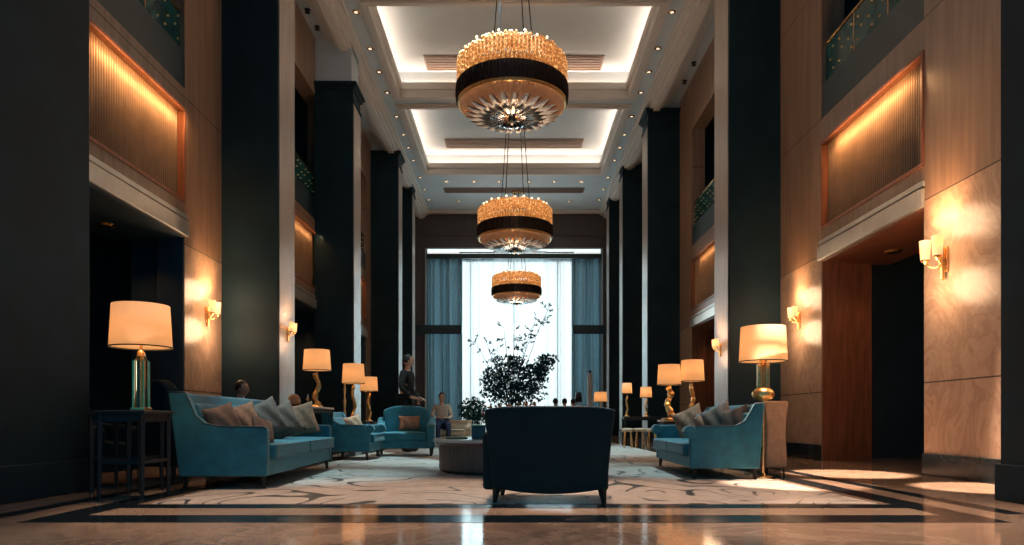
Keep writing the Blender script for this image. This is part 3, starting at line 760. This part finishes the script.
# cushions: (x, y, z, yaw, tilt, size, mat, label)
def lean(label, x, y, z, yaw, tilt, s, mat, group, th=.17):
    x += .07 if x < 0 else -.07
    pillow('throw_cushion', label, (x, y, z), (math.radians(tilt), math.radians((-24, 18, -14, 26, -20)[int(y*100) % 5]), math.radians(yaw)), s, s, th, mat, group)
lean('taupe cushion closest to the high near arm of the blue sofa', -2.94, 6.92, .635, 62, -18, .36, 'taupe', 'cushions on the long blue sofa')
lean('brown cushion with a pale edge, second along the blue sofa', -2.86, 7.22, .64, 55, -18, .38, 'taupe2', 'cushions on the long blue sofa')
lean('large grey-brown cushion standing in the middle of the blue sofa', -2.83, 7.75, .655, 42, -16, .43, 'taupe', 'cushions on the long blue sofa')
lean('grey-brown cushion just beyond the large middle one on the blue sofa', -2.80, 8.25, .64, 38, -18, .41, 'taupe', 'cushions on the long blue sofa')
lean('wide brown cushion at the window end of the blue sofa', -2.83, 9.02, .65, 25, -14, .44, 'taupe2', 'cushions on the long blue sofa')
lean('small striped taupe cushion slumped inside the near arm of the blue sofa', -2.53, 6.86, .56, 60, -25, .27, 'taupe', 'cushions on the long blue sofa', .1)
lean('tall speckled brown cushion at the window end of the right sofa', 2.42, 9.35, .62, -28, -15, .42, 'taupe2', 'cushions on the right sofa')
lean('slate blue cushion peeping out between brown cushions', 2.58, 9.0, .62, -50, -15, .40, 'slate', 'cushions on the right sofa')
lean('rust cushion leaning in the middle of the right sofa', 2.48, 8.65, .60, -40, -20, .38, 'taupe2', 'cushions on the right sofa')
lean('grey-brown cushion with a pale edge beside the near arm of the right sofa', 2.50, 8.35, .63, -48, -14, .42, 'taupe', 'cushions on the right sofa')
lean('pale taupe cushion in the back corner nearest the floor lamp', 2.60, 8.02, .62, -60, -14, .38, 'taupe', 'cushions on the right sofa')
lean('striped beige cushion leaning on the small blue armchair', -2.72, 11.62, .58, 45, -20, .32, 'beige', None, .11)

# round-backed armchair facing the camera
def tub_chair(label, loc, rz, W, D, mat, back_h=.93, seat_h=.43, arm_h=.58, legs='leg', arch=.10, wrap=True, cat='armchair'):
    t = thing('armchair', label, cat, loc, rz); hw, hd = W/2, D/2
    n = 14; poly = [(-hw+.16, .14)]
    for k in range(n+1):
        u = -1+2*k/n; poly.append((u*(hw-.12)*1.04, back_h-arch*abs(u)**3.2-(.0)))
    poly.append((hw-.16, .14))
    MB().prism(poly, hd-.16, hd, 'y').build('backrest', mat, t, bevel=.035, seg=4)
    for s in (-1, 1):
        a, b_ = sorted((s*hw, s*(hw-.15)))
        MB().prism([(hd-.03, .14), (hd-.0, arm_h+.14), (hd-.10, arm_h+.10), (hd-.2, arm_h+.02), (-hd+.05, arm_h), (-hd, arm_h-.04), (-hd, .14)], a, b_, 'x').build('arm', mat, t, bevel=.035, seg=4)
    box(-hw+.13, hw-.13, -hd+.01, hd-.12, .14, seat_h-.14).build('seat_base', mat, t, bevel=.015)
    c = rbox(-hw+.155, hw-.155, -hd-.03, hd-.16, seat_h-.14, seat_h, .02).build('seat_cushion', mat, t, bevel=.03, seg=3)
    MB().tube([(-hw+.17, -hd-.032, seat_h-.02), (hw-.17, -hd-.032, seat_h-.02)], .006, 6).build('piping', 'bluepipe', c)
    for sx in (-1, 1):
        for sy in (-1, 1):
            x, y = sx*(hw-.07), sy*(hd-.07); MB().tube([(x, y, 0), (x, y, .15)], [.02, .032], 4).build('leg', 'leg', t)
    return t
tub_chair('blue armchair with a rounded back facing out from beside the standing waiter', (-2.02, 13.05, 0), math.radians(5), 1.10, .86, 'blue')
pillow('throw_cushion', 'orange-beige cushion on the round-backed blue armchair', (-1.93, 12.92, .60), (math.radians(-14), 0, math.radians(6)), .40, .28, .13, 'taupe2')

# foreground armchair seen from behind
t = thing('armchair', 'wide dark navy armchair seen from behind, in front of the round coffee table', 'armchair', (.30, 5.78, 0), PI+math.radians(-5))
hw, hd = .50, .36
NB = 20; vs, fs = [], []
def back_x(z): return .455+.065*(max(0, z-.12)/.65)**1.3
rows = [.125, .25, .35, .45, .55, .65, .71, .745, .765]
for side in (0, 1):
    for j, z in enumerate(rows):
        w_ = back_x(z)
        for i in range(NB+1):
            u = -1+2*i/NB
            zz = z
            if j == 0: zz = z-.045*(1-u*u)
            if z > .70: zz = z-.035*abs(u)**6
            ww = w_ if z < .74 else w_-.012
            yy = hd+.05*(z-.17)/.6-.07*abs(u)**2.5-(0 if side == 0 else .13)
            vs.append((u*ww, yy, zz))
R = len(rows); N = NB+1
for side in (0, 1):
    o = side*R*N
    for j in range(R-1):
        for i in range(NB):
            a = o+j*N+i; fs.append((a, a+1, a+N+1, a+N))
for i in range(NB):
    fs.append((i, i+1, R*N+i+1, R*N+i)); a = (R-1)*N+i; fs.append((a, a+1, R*N+a+1, R*N+a))
for j in range(R-1):
    for i in (0, NB): a = j*N+i; fs.append((a, a+N, R*N+a+N, R*N+a))
MB().add(vs, fs).build('backrest', 'navy', t, bevel=.025, seg=3)
for s in (-1, 1):
    a, b_ = sorted((s*(hw+(.03 if s > 0 else -.035)), s*(hw-.12)))
    arm = MB().prism([(hd-.10, .10), (hd-.07, .56), (-hd+.10, .54), (-hd+.03, .50), (-hd, .10)], a, b_, 'x').build('arm', 'navy', t, bevel=.03, seg=3)
box(-hw+.10, hw-.10, -hd, hd-.10, .15, .30).build('seat_base', 'navy', t, bevel=.015)
rbox(-hw+.125, hw-.125, -hd-.04, hd-.12, .30, .43, .02).build('seat_cushion', 'navy', t, bevel=.03, seg=3)
for sx in (-1, 1):
    for sy in (-1, 1):
        x, y = sx*(hw-.085), sy*(hd-.09)
        MB().tube([(x+.015*sx, y+.02*sy, 0), (x, y, .125)], [.017, .034], 4).build('leg', 'leg', t)
pts = [(back_x(.75)*math.sin(u)*.99, hd+.05-.07*abs(math.sin(u))**2.5-.0, .755-.03*abs(math.sin(u))**6) for u in [(-PI/2)+PI*k/20 for k in range(21)]]
MB().tube(pts, .008, 6).build('piping', 'bluepipe', t, smooth=True)

# ------------------------------------------------------------------ coffee table and what stands on it
TC = (-.02, 9.1)
ct = thing('coffee_table', 'round drum coffee table with pale stone top behind the navy armchair', 'table', (*TC, 0))
MB().lathe([(.001, .375), (1.0, .375), (1.03, .385), (1.03, .405), (1.01, .42), (.001, .42)], n=72).build('tabletop', 'tabletop', ct)
MB().lathe([(.001, .02), (.93, .02), (.95, .04), (.95, .34), (.98, .375), (.001, .375)], n=72).build('drum_base', 'drum', ct, smooth=False)
MB().lathe([(.001, 0), (.90, 0), (.90, .03), (.001, .03)], n=48).build('plinth', 'leg', ct)
def tray():
    t = thing('serving_tray', 'slim dark tray on the visible edge of the round coffee table', 'tray', (-.72, 8.8, .42), .2)
    box(-.13, .13, -.08, .08, 0, .012).build('tray_base', 'leg', t, bevel=.003)
    r = MB(); r.box(-.13, .13, -.08, -.07, .012, .028); r.box(-.13, .13, .07, .08, .012, .028); r.box(-.13, -.12, -.07, .07, .012, .028); r.box(.12, .13, -.07, .07, .012, .028)
    r.build('rim', 'brass', t)
tray()
v_ = thing('square_vase', 'square smoky glass box vase standing on the coffee table', 'vase', (-.44, 8.75, .42))
mb = MB(); mb.box(-.085, .085, -.085, .085, 0, .02)
for (a, b_, c, d) in ((-.085, .085, -.085, -.075), (-.085, .085, .075, .085), (-.085, -.075, -.075, .075), (.075, .085, -.075, .075)): mb.box(a, b_, c, d, .02, .17)
mb.build('vase_wall', 'stonevase', v_, bevel=.003); box(-.087, .087, -.087, .087, .165, .178).build('rim', 'brass', v_, bevel=.002)
# big arrangement
def leaf_geo(mb, p, d, L, W, rnd):
    d = d.normalized(); a = Vector((rnd.uniform(-1, 1), rnd.uniform(-1, 1), rnd.uniform(-1, 1))); s_ = d.cross(a).normalized()*W/2; nrm = d.cross(s_).normalized()*W*.25
    p = Vector(p)
    mb.add([p, p+d*L*.35+s_+nrm, p+d*L, p+d*L*.35-s_+nrm, p+d*L*.4-nrm*.2], [(0, 1, 4), (1, 2, 4), (2, 3, 4), (3, 0, 4)])
def plant(name, label, cat, loc, stems, canopy, leafmat, pot, seed, leafL=.06, flowers=0):
    rnd = random.Random(seed); t = thing(name, label, cat, loc)
    z0 = pot(t)
    tw, lf, fl = MB(), MB(), MB()
    for (tx, ty, tz, nb, tip) in stems:
        P = []; K = 9; bx_, by_ = rnd.uniform(-.06, .06), rnd.uniform(-.06, .06)
        for k in range(K+1):
            u = k/K; P.append((bx_+(tx-bx_)*u**1.4+rnd.uniform(-.01, .01), by_+(ty-by_)*u**1.4+rnd.uniform(-.01, .01), z0-.04+(tz-z0)*u))
        tw.tube(P, [.007*(1-.7*k/K) for k in range(K+1)], 5)
        for b_ in range(nb):
            k = rnd.randint(int(K*tip), K); q = Vector(P[k]); dr = Vector((rnd.uniform(-1, 1), rnd.uniform(-1, 1), rnd.uniform(-.2, .9))).normalized()
            ln = rnd.uniform(.05, .14); e = q+dr*ln; tw.tube([q, e], [.003, .0015], 4)
            for _ in range(5):
                leaf_geo(lf, q+dr*ln*rnd.uniform(.3, 1), dr+Vector((rnd.uniform(-1, 1), rnd.uniform(-1, 1), rnd.uniform(-1, 1))), leafL*rnd.uniform(.7, 1.2), leafL*.55, rnd)
    for (cx, cy, cz, rx, ry, rz_, n) in canopy:
        for _ in range(n):
            d = Vector((rnd.gauss(0, 1), rnd.gauss(0, 1), rnd.gauss(0, 1))).normalized(); r = rnd.random()**.4
            p = Vector((cx+d.x*rx*r, cy+d.y*ry*r, cz+d.z*rz_*r))
            for _ in range(2): leaf_geo(lf, p, d+Vector((rnd.uniform(-1, 1), rnd.uniform(-1, 1), rnd.uniform(-1, 1))), leafL*rnd.uniform(.7, 1.3), leafL*.6, rnd)
    for _ in range(flowers):
        a = rnd.uniform(0, 2*PI); r = rnd.uniform(.15, .42); fl.ball((r*math.cos(a), r*math.sin(a), z0+rnd.uniform(0.02, .18)), rnd.uniform(.012, .022), 6)
    tw.build('branches', 'twig', t); lf.build('foliage', leafmat, t)
    if flowers: fl.build('blossoms', 'petal', t)
    return t
def big_pot(t):
    MB().lathe([(.10, 0), (.17, .04), (.20, .14), (.17, .24), (.13, .30), (.11, .30), (.11, .1), (.01, .1)], n=28).build('pot', 'stonevase', t, smooth=True); return .28
st = []
rnd = random.Random(3)
def S_(xp, yp, nb, tip=.55): st.append(((xp-VX)/F*9.2+.02, rnd.uniform(-.25, .25), zat(yp, 9.2)-.42, nb, tip))
for xp, yp, nb, tip in [(547, 309, 12, .8), (536, 318, 7, .75), (532, 325, 6, .7), (524, 345, 7, .7), (520, 338, 6, .7), (504, 327, 8, .75), (514, 330, 5, .8), (497, 345, 7, .6), (487, 343, 7, .75),
                        (476, 341, 6, .8), (508, 350, 8, .6), (516, 355, 8, .5), (545, 357, 12, .7), (550, 366, 10, .6), (493, 358, 9, .5), (485, 372, 9, .5), (540, 370, 9, .5), (482, 383, 8, .5)]: S_(xp, yp, nb, tip)
cps = []
for xp, yp, rx, rz_, n in [(514, 377, .38, .20, 560), (494, 380, .20, .17, 220), (534, 378, .20, .20, 240), (514, 394, .44, .13, 560), (548, 360, .13, .06, 130), (540, 368, .16, .1, 130), (508, 362, .26, .07, 120)]:
    cps.append(((xp-VX)/F*9.2+.02, 0, zat(yp, 9.2)-.42, rx, rx*.8, rz_, n))
plant('flower_arrangement', 'tall leafy branch arrangement with orange blossoms on the coffee table', 'plant', (TC[0], TC[1]+.1, .42), st, cps, 'leaf', big_pot, 5, .042, 110)
# teal shrub by the window
def tub(t):
    MB().lathe([(.16, 0), (.22, .45), (.20, .45), (.18, .4), (.01, .4)], n=24).build('pot', 'black', t, smooth=True); return .42
plant('potted_shrub', 'bushy teal-green shrub in a dark pot behind the coffee table', 'plant', (-1.1, 19, 0), [(0, 0, .9, 6, .4), (.2, 0, .9, 6, .5), (-.2, .1, .9, 6, .5)],
      [(0, 0, .95, .40, .35, .30, 420), (.05, 0, .68, .32, .3, .22, 200)], 'leaf2', tub, 8, .08)

# ------------------------------------------------------------------ floor lamp and wing chair on the right
fl_ = thing('floor_lamp', 'tall brass floor lamp with amber drum shade beside the right sofa', 'lamp', (2.84, 7.98, 0))
sd = 7.98
MB().lathe([(.12, 0), (.12, .02), (.03, .035), (.012, .06)], n=28).build('base', 'brass', fl_, smooth=False)
MB().tube([(0, 0, .05), (0, 0, 1.70)], .013, 10).build('pole', 'brass', fl_)
MB().lathe([(.02, .88), (.10, .90), (.125, .94), (.12, .98), (.08, 1.02), (.02, 1.04)], n=28).build('brass_bowl', 'gold', fl_, smooth=True)
for s in (-1, 1):
    box(s*.045-.022, s*.045+.022, -.03, .03, 1.03, 1.30).build('brass_block', 'gold', fl_, bevel=.008)
MB().lathe([(.03, 1.03), (.03, 1.32), (.05, 1.33), (.012, 1.36)], n=12).build('glass_core', 'glass', fl_)
shade(fl_, .265, .245, zat(362, sd), zat(327, sd), 15)
wc = thing('high_back_chair', 'narrow cream high-backed chair standing behind the floor lamp', 'chair', (3.06, 8.45, 0), PI+math.radians(8)); wc.scale = (.8, 1, 1)
P = [(-.17, .10), (-.16, .3), (-.145, .5), (-.16, .7), (-.20, .86), (-.17, .885), (.17, .885), (.20, .86), (.16, .7), (.145, .5), (.16, .3), (.17, .10)]
MB().prism(P, .12, .22, 'y').build('backrest', 'beige', wc, bevel=.025, seg=3)
rbox(-.17, .17, -.25, .13, .34, .45, .015).build('seat', 'beige', wc, bevel=.02)
for sx in (-1, 1):
    for sy in (-1, 1): MB().tube([(sx*.14, -.02+sy*.2, 0), (sx*.14, -.02+sy*.18, .36)], [.014, .022], 4).build('leg', 'leg', wc)
# dark chairs behind the side tables
tub_chair('dark chair in the shadow against the left edge behind the nesting tables', (-4.25, 7.05, 0), math.radians(80), .62, .62, 'navy', .84, .43, .60, cat='chair')
dk = tub_chair('dark high-backed chair in shadow directly behind the large glass lamp', (-3.82, 8.0, 0), math.radians(150), .74, .70, 'navy', 1.10, .43, .62, cat='chair')
# console behind the long sofa with lamp, dome and candle holder
side_table('honey-topped console table behind the window end of the long blue sofa', (-3.17, 10.75, 0), .46, 1.4, .86, mat='orangewood', name='console_table')
gold_lamp('gold sculpted lamp with drum shade, closest to the long blue sofa', (px(317, 405, 11.2).x, 11.2, .861), .92, .44, .33, 22, .055, seed=2)
dm = thing('dome_ornament', 'round amber dome ornament on the honey-topped console', 'ornament', (px(294, 398, 10.4).x, 10.4, .861))
MB().lathe([(.07, 0), (.07, .02), (.09, .03), (.01, .03)], n=24).build('base', 'black', dm)
MB().lathe([(.09, .03), (.095, .08), (.08, .14), (.05, .175), (.005, .185)], n=28).build('dome', 'amberdome', dm, smooth=True)
ch = thing('candle_holder', 'small brass candle holder beside the dome ornament', 'candle holder', (px(307, 400, 10.7).x, 10.75, .861))
MB().lathe([(.04, 0), (.04, .01), (.01, .03), (.012, .10), (.03, .13), (.01, .13)], n=16).build('stem', 'brass', ch, smooth=True)
MB().tube([(0, 0, .13), (0, 0, .19)], .012, 8).build('candle', 'white', ch)

# left back lamps
side_table('dark square side table carrying the twin-post lamp', (px(354, 420, 14.2).x, 14.2, 0), .62, .6, .64, mat='leg')
l2 = gold_lamp('gold lamp whose drum shade sits in the middle of three left lamps', (px(353.5, 420, 14.2).x, 14.2, .641), zat(364, 14.2)-.641, .46, .40, 20, .05, seed=4)
cs = thing('candlestick', 'tall slender gold candlestick beside the middle left lamp', 'candlestick', (px(344, 420, 14.0).x, 14.05, .641))
MB().lathe([(.06, 0), (.05, .03), (.02, .05), (.035, .15), (.018, .25), (.035, .38), (.016, .5), (.03, .62), (.015, .72), (.03, .76), (.01, .76)], n=14).build('stem', 'gold', cs, smooth=True)
side_table('dark round-cornered side table carrying the farthest left lamp', (px(367, 422, 17).x, 16.6, 0), .62, .7, .62)
gold_lamp('smallest gold lamp of the left row, beside the round-backed armchair', (px(369, 420, 16.6).x, 16.6, .621), zat(377, 16.6)-.621, .42, .34, 18, .05, seed=5)
# right back lamps
side_table('gold-fronted side table at the window end of the right sofa', (3.02, 12.5, 0), .80, .6, .66, mat='orangewood')
gold_lamp('thick sculpted gold lamp, left one of the pair behind the right sofa', (px(668.5, 420, 12.5).x, 12.45, .661), zat(365, 12.5)-.661, .42, .36, 20, .085, seed=7)
gold_lamp('slimmer sculpted gold lamp, right one of the pair behind the right sofa', (px(693, 420, 12.5).x, 12.55, .661), zat(360, 12.5)-.661, .43, .38, 20, .06, seed=9)
bx_ = thing('wooden_box', 'small honey-coloured box between the pair of gold lamps', 'box', (2.97, 12.3, .661))
box(-.09, .09, -.05, .05, 0, .05).build('box_body', 'orangewood', bx_, bevel=.004); box(-.095, .095, -.055, .055, .05, .07).build('lid', 'orangewood', bx_, bevel=.004)
side_table('long black console table far behind the right sofa', (3.32, 17.7, 0), 1.15, .5, .74, mat='black', name='console_table')
gold_lamp('tiny gold lamp on the window side end of the long black console', (px(627, 420, 17.7).x, 17.7, .741), zat(383, 17.7)-.741, .26, .27, 9, .035, seed=11)
gold_lamp('tiny gold lamp beside the column on the long black console', (px(646, 420, 17.7).x, 17.7, .741), zat(387, 17.7)-.741, .30, .27, 9, .04, seed=12)
for i, (x, d) in enumerate(((628, 16.6), (640, 16.9), (652, 16.7))):
    s_ = thing('stool', ['round gold-legged stool nearest the navy armchair, under the black console', 'round gold-legged stool in the middle under the black console', 'round gold-legged stool closest to the right sofa under the black console'][i], 'stool', (px(x, 0, d).x, d, 0), 0, 'gold stools by the console')
    MB().lathe([(.001, .38), (.13, .38), (.15, .41), (.14, .46), (.001, .47)], n=24).build('seat', 'beige', s_, smooth=True)
    for k in range(4):
        a = PI/4+PI/2*k; MB().tube([(.13*math.cos(a), .13*math.sin(a), 0), (.10*math.cos(a), .10*math.sin(a), .39)], .012, 6).build('leg', 'brass', s_)
side_table('small dark side table before the window carrying the low white lamp', (px(600, 0, 24).x, 24, 0), .5, .5, .80)
gold_lamp('low lamp with wide pale shade just left of the window-side column', (px(600.5, 0, 24).x, 24, .801), zat(392, 24)-.801, .46, .34, 14, .04, seed=13)
fc = thing('display_plinth', 'slim tall white cylinder standing against the right drape', 'plinth', (px(590, 0, 26).x, 26, 0))
MB().lathe([(.12, 0), (.12, .05), (.10, .07), (.10, zat(373, 26)), (.001, zat(373, 26))], n=28).build('shaft', 'white', fc)
MB().lathe([(.06, 0), (.06, .09), (.001, .09)], (0, 0, zat(373, 26)), 20).build('cap', 'black', fc)
side_table('small dark side table carrying the black-shaded lamp', (px(578, 0, 27).x, 27, 0), .5, .5, .72)
bl = thing('table_lamp', 'unlit lamp with black shade and pale body before the right drape', 'lamp', (px(578.5, 0, 27).x, 27, .721)); bl.scale = (1.15,)*3
MB().lathe([(.08, 0), (.13, .1), (.13, .40), (.04, .46), (.01, .62)], n=24).build('body', 'white', bl, smooth=True)
MB().lathe([(.13, .55), (.10, .88), (.095, .88), (.125, .55)], n=24, closed=True).build('lamp_shade', 'black', bl, smooth=True)

# ------------------------------------------------------------------ people
def skin_mesh(name, chains, mat, sub=1):
    """chains: list of lists of (point, radius); first point of a later chain may coincide with an earlier one"""
    vs, es, rr = [], [], []
    def vid(p, r):
        for i, q in enumerate(vs):
            if (Vector(q)-Vector(p)).length < 1e-4: return i
        vs.append(tuple(p)); rr.append(r); return len(vs)-1
    for c in chains:
        prev = None
        for (p, r) in c:
            i = vid(p, r)
            if prev is not None and prev != i: es.append((prev, i))
            prev = i
    me = bpy.data.meshes.new(name); me.from_pydata(vs, es, []); me.update()
    o = bpy.data.objects.new(name, me); COL.objects.link(o)
    md = o.modifiers.new('skin', 'SKIN'); md.use_smooth_shade = True
    for i, d in enumerate(me.skin_vertices[0].data):
        d.radius = (rr[i], rr[i]); d.use_root = (i == 0)
    s_ = o.modifiers.new('sub', 'SUBSURF'); s_.levels = sub; s_.render_levels = sub
    dg = bpy.context.evaluated_depsgraph_get(); ev = o.evaluated_get(dg)
    m2 = bpy.data.meshes.new_from_object(ev); bpy.data.objects.remove(o)
    m2.materials.clear(); m2.materials.append(M[mat])
    for p in m2.polygons: p.use_smooth = True
    return m2
def person(label, loc, rz, pose, top, bottom, hair='hair', scale=1.0, look=0):
    t = thing('person', label, 'person', loc, rz); t.scale = (scale,)*3
    # faces -y
    V = Vector
    if pose == 'stand':
        hip = V((0, 0, .95)); legs = [[V((s*.09, 0, .92)), V((s*.11, -.02, .50)), V((s*.12, .02, .08)), V((s*.13, -.14, .035))] for s in (-1, 1)]
        chest = V((0, 0, 1.28)); neck = V((0, -.01, 1.50)); head = V((0, -.03, 1.64))
        arms = [[V((s*.17, 0, 1.42)), V((s*.24, .02, 1.16)), V((s*.19, -.14, .98)), V((s*.16, -.22, .96))] for s in (-1, 1)]
    else:
        hip = V((0, .05, .50)); legs = [[V((s*.10, .02, .50)), V((s*.13, -.40, .50)), V((s*.13, -.38, .09)), V((s*.13, -.52, .035))] for s in (-1, 1)]
        chest = V((0, .06, .82)); neck = V((0, .03, 1.03)); head = V((0, 0, 1.17))
        arms = [[V((s*.17, .05, .95)), V((s*.24, .02, .70)), V((s*.16, -.20, .64)), V((s*.10, -.28, .66))] for s in (-1, 1)]
    spine = [(hip, .13), ((hip+chest)/2, .125), (chest, .15), (neck-V((0, 0, .06)), .075), (neck, .052), (head-V((0, 0, .05)), .062)]
    ch_ = [spine]
    for a in arms:
        ch_.append([(chest, .15), (a[0], .06), ((a[0]+a[1])/2, .048), (a[1], .042), ((a[1]+a[2])/2, .036), (a[2], .026), (a[3], .034)])
        d = (a[3]-a[2]).normalized(); side = V((0, 0, 1)).cross(d).normalized(); inw = -1 if a[3].x > 0 else 1
        for k, ln in enumerate((.060, .070, .075, .066)):
            b0 = a[3]+side*(-.027+.018*k)+d*.02
            ch_.append([(a[3], .034), (b0+d*.025, .010), (b0+d*(.025+ln*.5)+V((0, 0, -.008)), .009), (b0+d*(.025+ln)+V((0, 0, -.028)), .007)])
        ch_.append([(a[3], .034), (a[3]+V((inw*.035, 0, .012)), .011), (a[3]+V((inw*.05, 0, .01))+d*.03, .009)])
    for l in legs:
        ch_.append([(hip, .13), (l[0], .085), ((l[0]+l[1])/2, .075), (l[1], .058), ((l[1]+l[2])/2, .052), (l[2], .04), (l[3], .035)])
    me = skin_mesh('body', ch_, 'skin')
    # head shape with face, joined into the body mesh
    hb = MB(); n = 20; m_ = 14
    for i in range(m_+1):
        a = PI*i/m_
        for k in range(n):
            b_ = 2*PI*k/n; x, y, z = math.sin(a)*math.cos(b_), math.sin(a)*math.sin(b_), math.cos(a)
            X, Y, Z_ = .074*x, .094*y, .115*z
            if z < 0: X *= 1-.32*z*z; Y = Y*(1-.15*z*z)-.012*z*z
            fr = max(0, -y)
            if fr > .9 and -.35 < z < .1: Y -= .022*(1-abs(z+.12)/.25)
            if fr > .75 and .0 < z < .22 and .25 < abs(x) < .6: Y += .010
            if -.62 < z < -.48 and fr > .6: Y += .005
            hb.v.append((head.x+X, head.y+Y, head.z+Z_))
    for i in range(m_):
        for k in range(n): hb.f.append((i*n+k, i*n+(k+1) % n, (i+1)*n+(k+1) % n, (i+1)*n+k))
    for s in (-1, 1): hb.ball((head.x+s*.076, head.y+.005, head.z-.01), .022, 8, (.35, .8, 1.2))
    Rm = Matrix.Translation(head) @ Matrix.Rotation(look, 4, 'Z') @ Matrix.Translation(-head)
    hb.xf(Rm)
    bm = bmesh.new(); bm.from_mesh(me)
    off = [bm.verts.new(v) for v in hb.v]; bm.verts.ensure_lookup_table()
    for f in hb.f:
        try: bm.faces.new([off[i] for i in f]).smooth = True
        except ValueError: pass
    bmesh.ops.remove_doubles(bm, verts=off, dist=.0008)
    bm.to_mesh(me); bm.free()
    o = bpy.data.objects.new('body', me); COL.objects.link(o); o.parent = t
    # eyes
    for s in (-1, 1):
        MB().ball((head.x+s*.030, head.y-.083, head.z+.012), .009, 8).xf(Rm).build('eye', 'black', t, smooth=True)
    MB().tube([(head.x-.022, head.y-.088, head.z-.062), (head.x+.022, head.y-.088, head.z-.062)], .004, 6).xf(Rm).build('mouth', 'taupe2', t)
    hr = MB()
    m3 = MB().ball((0, 0, 0), 1, 20)
    for (x, y, z) in m3.v:
        if y < -.3 and z < .55: y2 = -.3
        else: y2 = y
        z2 = max(z, -.45) if y > -.3 else max(z, .3)
        hr.v.append((head.x+.083*x, head.y+.012+.098*y2, head.z+.018+.112*z2))
    hr.f = m3.f; hr.xf(Rm).build('hair', hair, t, smooth=True)
    # clothes: jacket and trousers as slightly larger shells
    g = .014
    jk = [[(hip-V((0, 0, .04)), .13+g), ((hip+chest)/2, .125+g), (chest, .15+g), (neck-V((0, 0, .07)), .085+g)]]
    for a in arms: jk.append([(chest, .15+g), (a[0], .06+g), ((a[0]+a[1])/2, .048+g), (a[1], .042+g), ((a[1]+a[2])/2, .036+g), (a[2], .028+g)])
    m1 = skin_mesh('jacket', jk, top); j_ = bpy.data.objects.new('jacket', m1); COL.objects.link(j_); j_.parent = t
    tr = []
    for l in legs: tr.append([(hip, .135+g), (l[0], .085+g), ((l[0]+l[1])/2, .075+g), (l[1], .058+g), ((l[1]+l[2])/2, .052+g), (l[2], .045+g)])
    m1 = skin_mesh('trousers', tr, bottom); j_ = bpy.data.objects.new('trousers', m1); COL.objects.link(j_); j_.parent = t
    for l in legs:
        MB().ball(tuple((l[2]+l[3])/2+V((0, 0, -.01))), .06, 12, (.8, 2.0, .75)).build('shoe', 'black', t, smooth=True)
    return t
person('standing waiter in a dark suit behind the round-backed blue armchair', (px(407, 0, 14.4).x, 14.4, 0), math.radians(78), 'stand', 'suit', 'suit', scale=1.14, look=.4)
def bench(label, loc, rz, L, mat):
    return sofa('sofa', label, 'sofa', loc, rz, L, .8, 2, mat, .42, .52, .66, 'roll', .1, .12)
bench('low beige sofa behind the coffee table holding a seated person', (-2.05, 17.6, 0), 0, 1.95, 'beige')
person('seated person with dark hair and cream jacket on the low beige sofa', (-1.78, 17.32, .05), math.radians(10), 'sit', 'creamcloth', 'navycloth', look=.3)
person('seated person in a black jacket at the drape end of the low beige sofa', (-2.42, 17.32, .05), math.radians(-40), 'sit', 'suit', 'suit')
for i, (x, d, cl, lab) in enumerate(((555.5, 22.0, 'low dark chair of the guest nearest the leafy arrangement', 'dark seated guest before the window, nearest the leafy arrangement'), (564.5, 23.5, 'low dark chair of the middle guest before the window', 'dark seated guest before the window, between two other guests'), (573, 25.0, 'low dark chair of the guest nearest the black-shaded lamp', 'dark seated guest before the window, nearest the black-shaded lamp'))):
    rz = PI+math.radians((-20, 10, 25)[i])
    tub_chair(cl, (px(x, 0, d).x, d, 0), rz, .70, .70, 'navy', .78, .42, .56, cat='chair')
    person(lab, (px(x, 0, d).x, d, .05), rz, 'sit', 'suit', 'suit', scale=1.0+.03*i)
# guest in a low chair behind the long sofa
tub_chair('low dark chair behind the long blue sofa with a guest in navy', (-4.02, 10.3, 0), math.radians(70), .72, .72, 'navy', .74, .34, .52, cat='chair')
person('guest with dark hair and navy jacket seated behind the long blue sofa', (-4.0, 10.3, -.03), math.radians(70), 'sit', 'navycloth', 'suit', scale=.98, look=.3)

# everything that stands on the carpet stands on its pile
for o in list(bpy.data.objects):
    if o.parent is None and o.name.split('.')[0] in ('sofa', 'armchair', 'coffee_table', 'serving_tray', 'square_vase', 'flower_arrangement', 'potted_shrub', 'person', 'throw_cushion'):
        o.location.z += .004
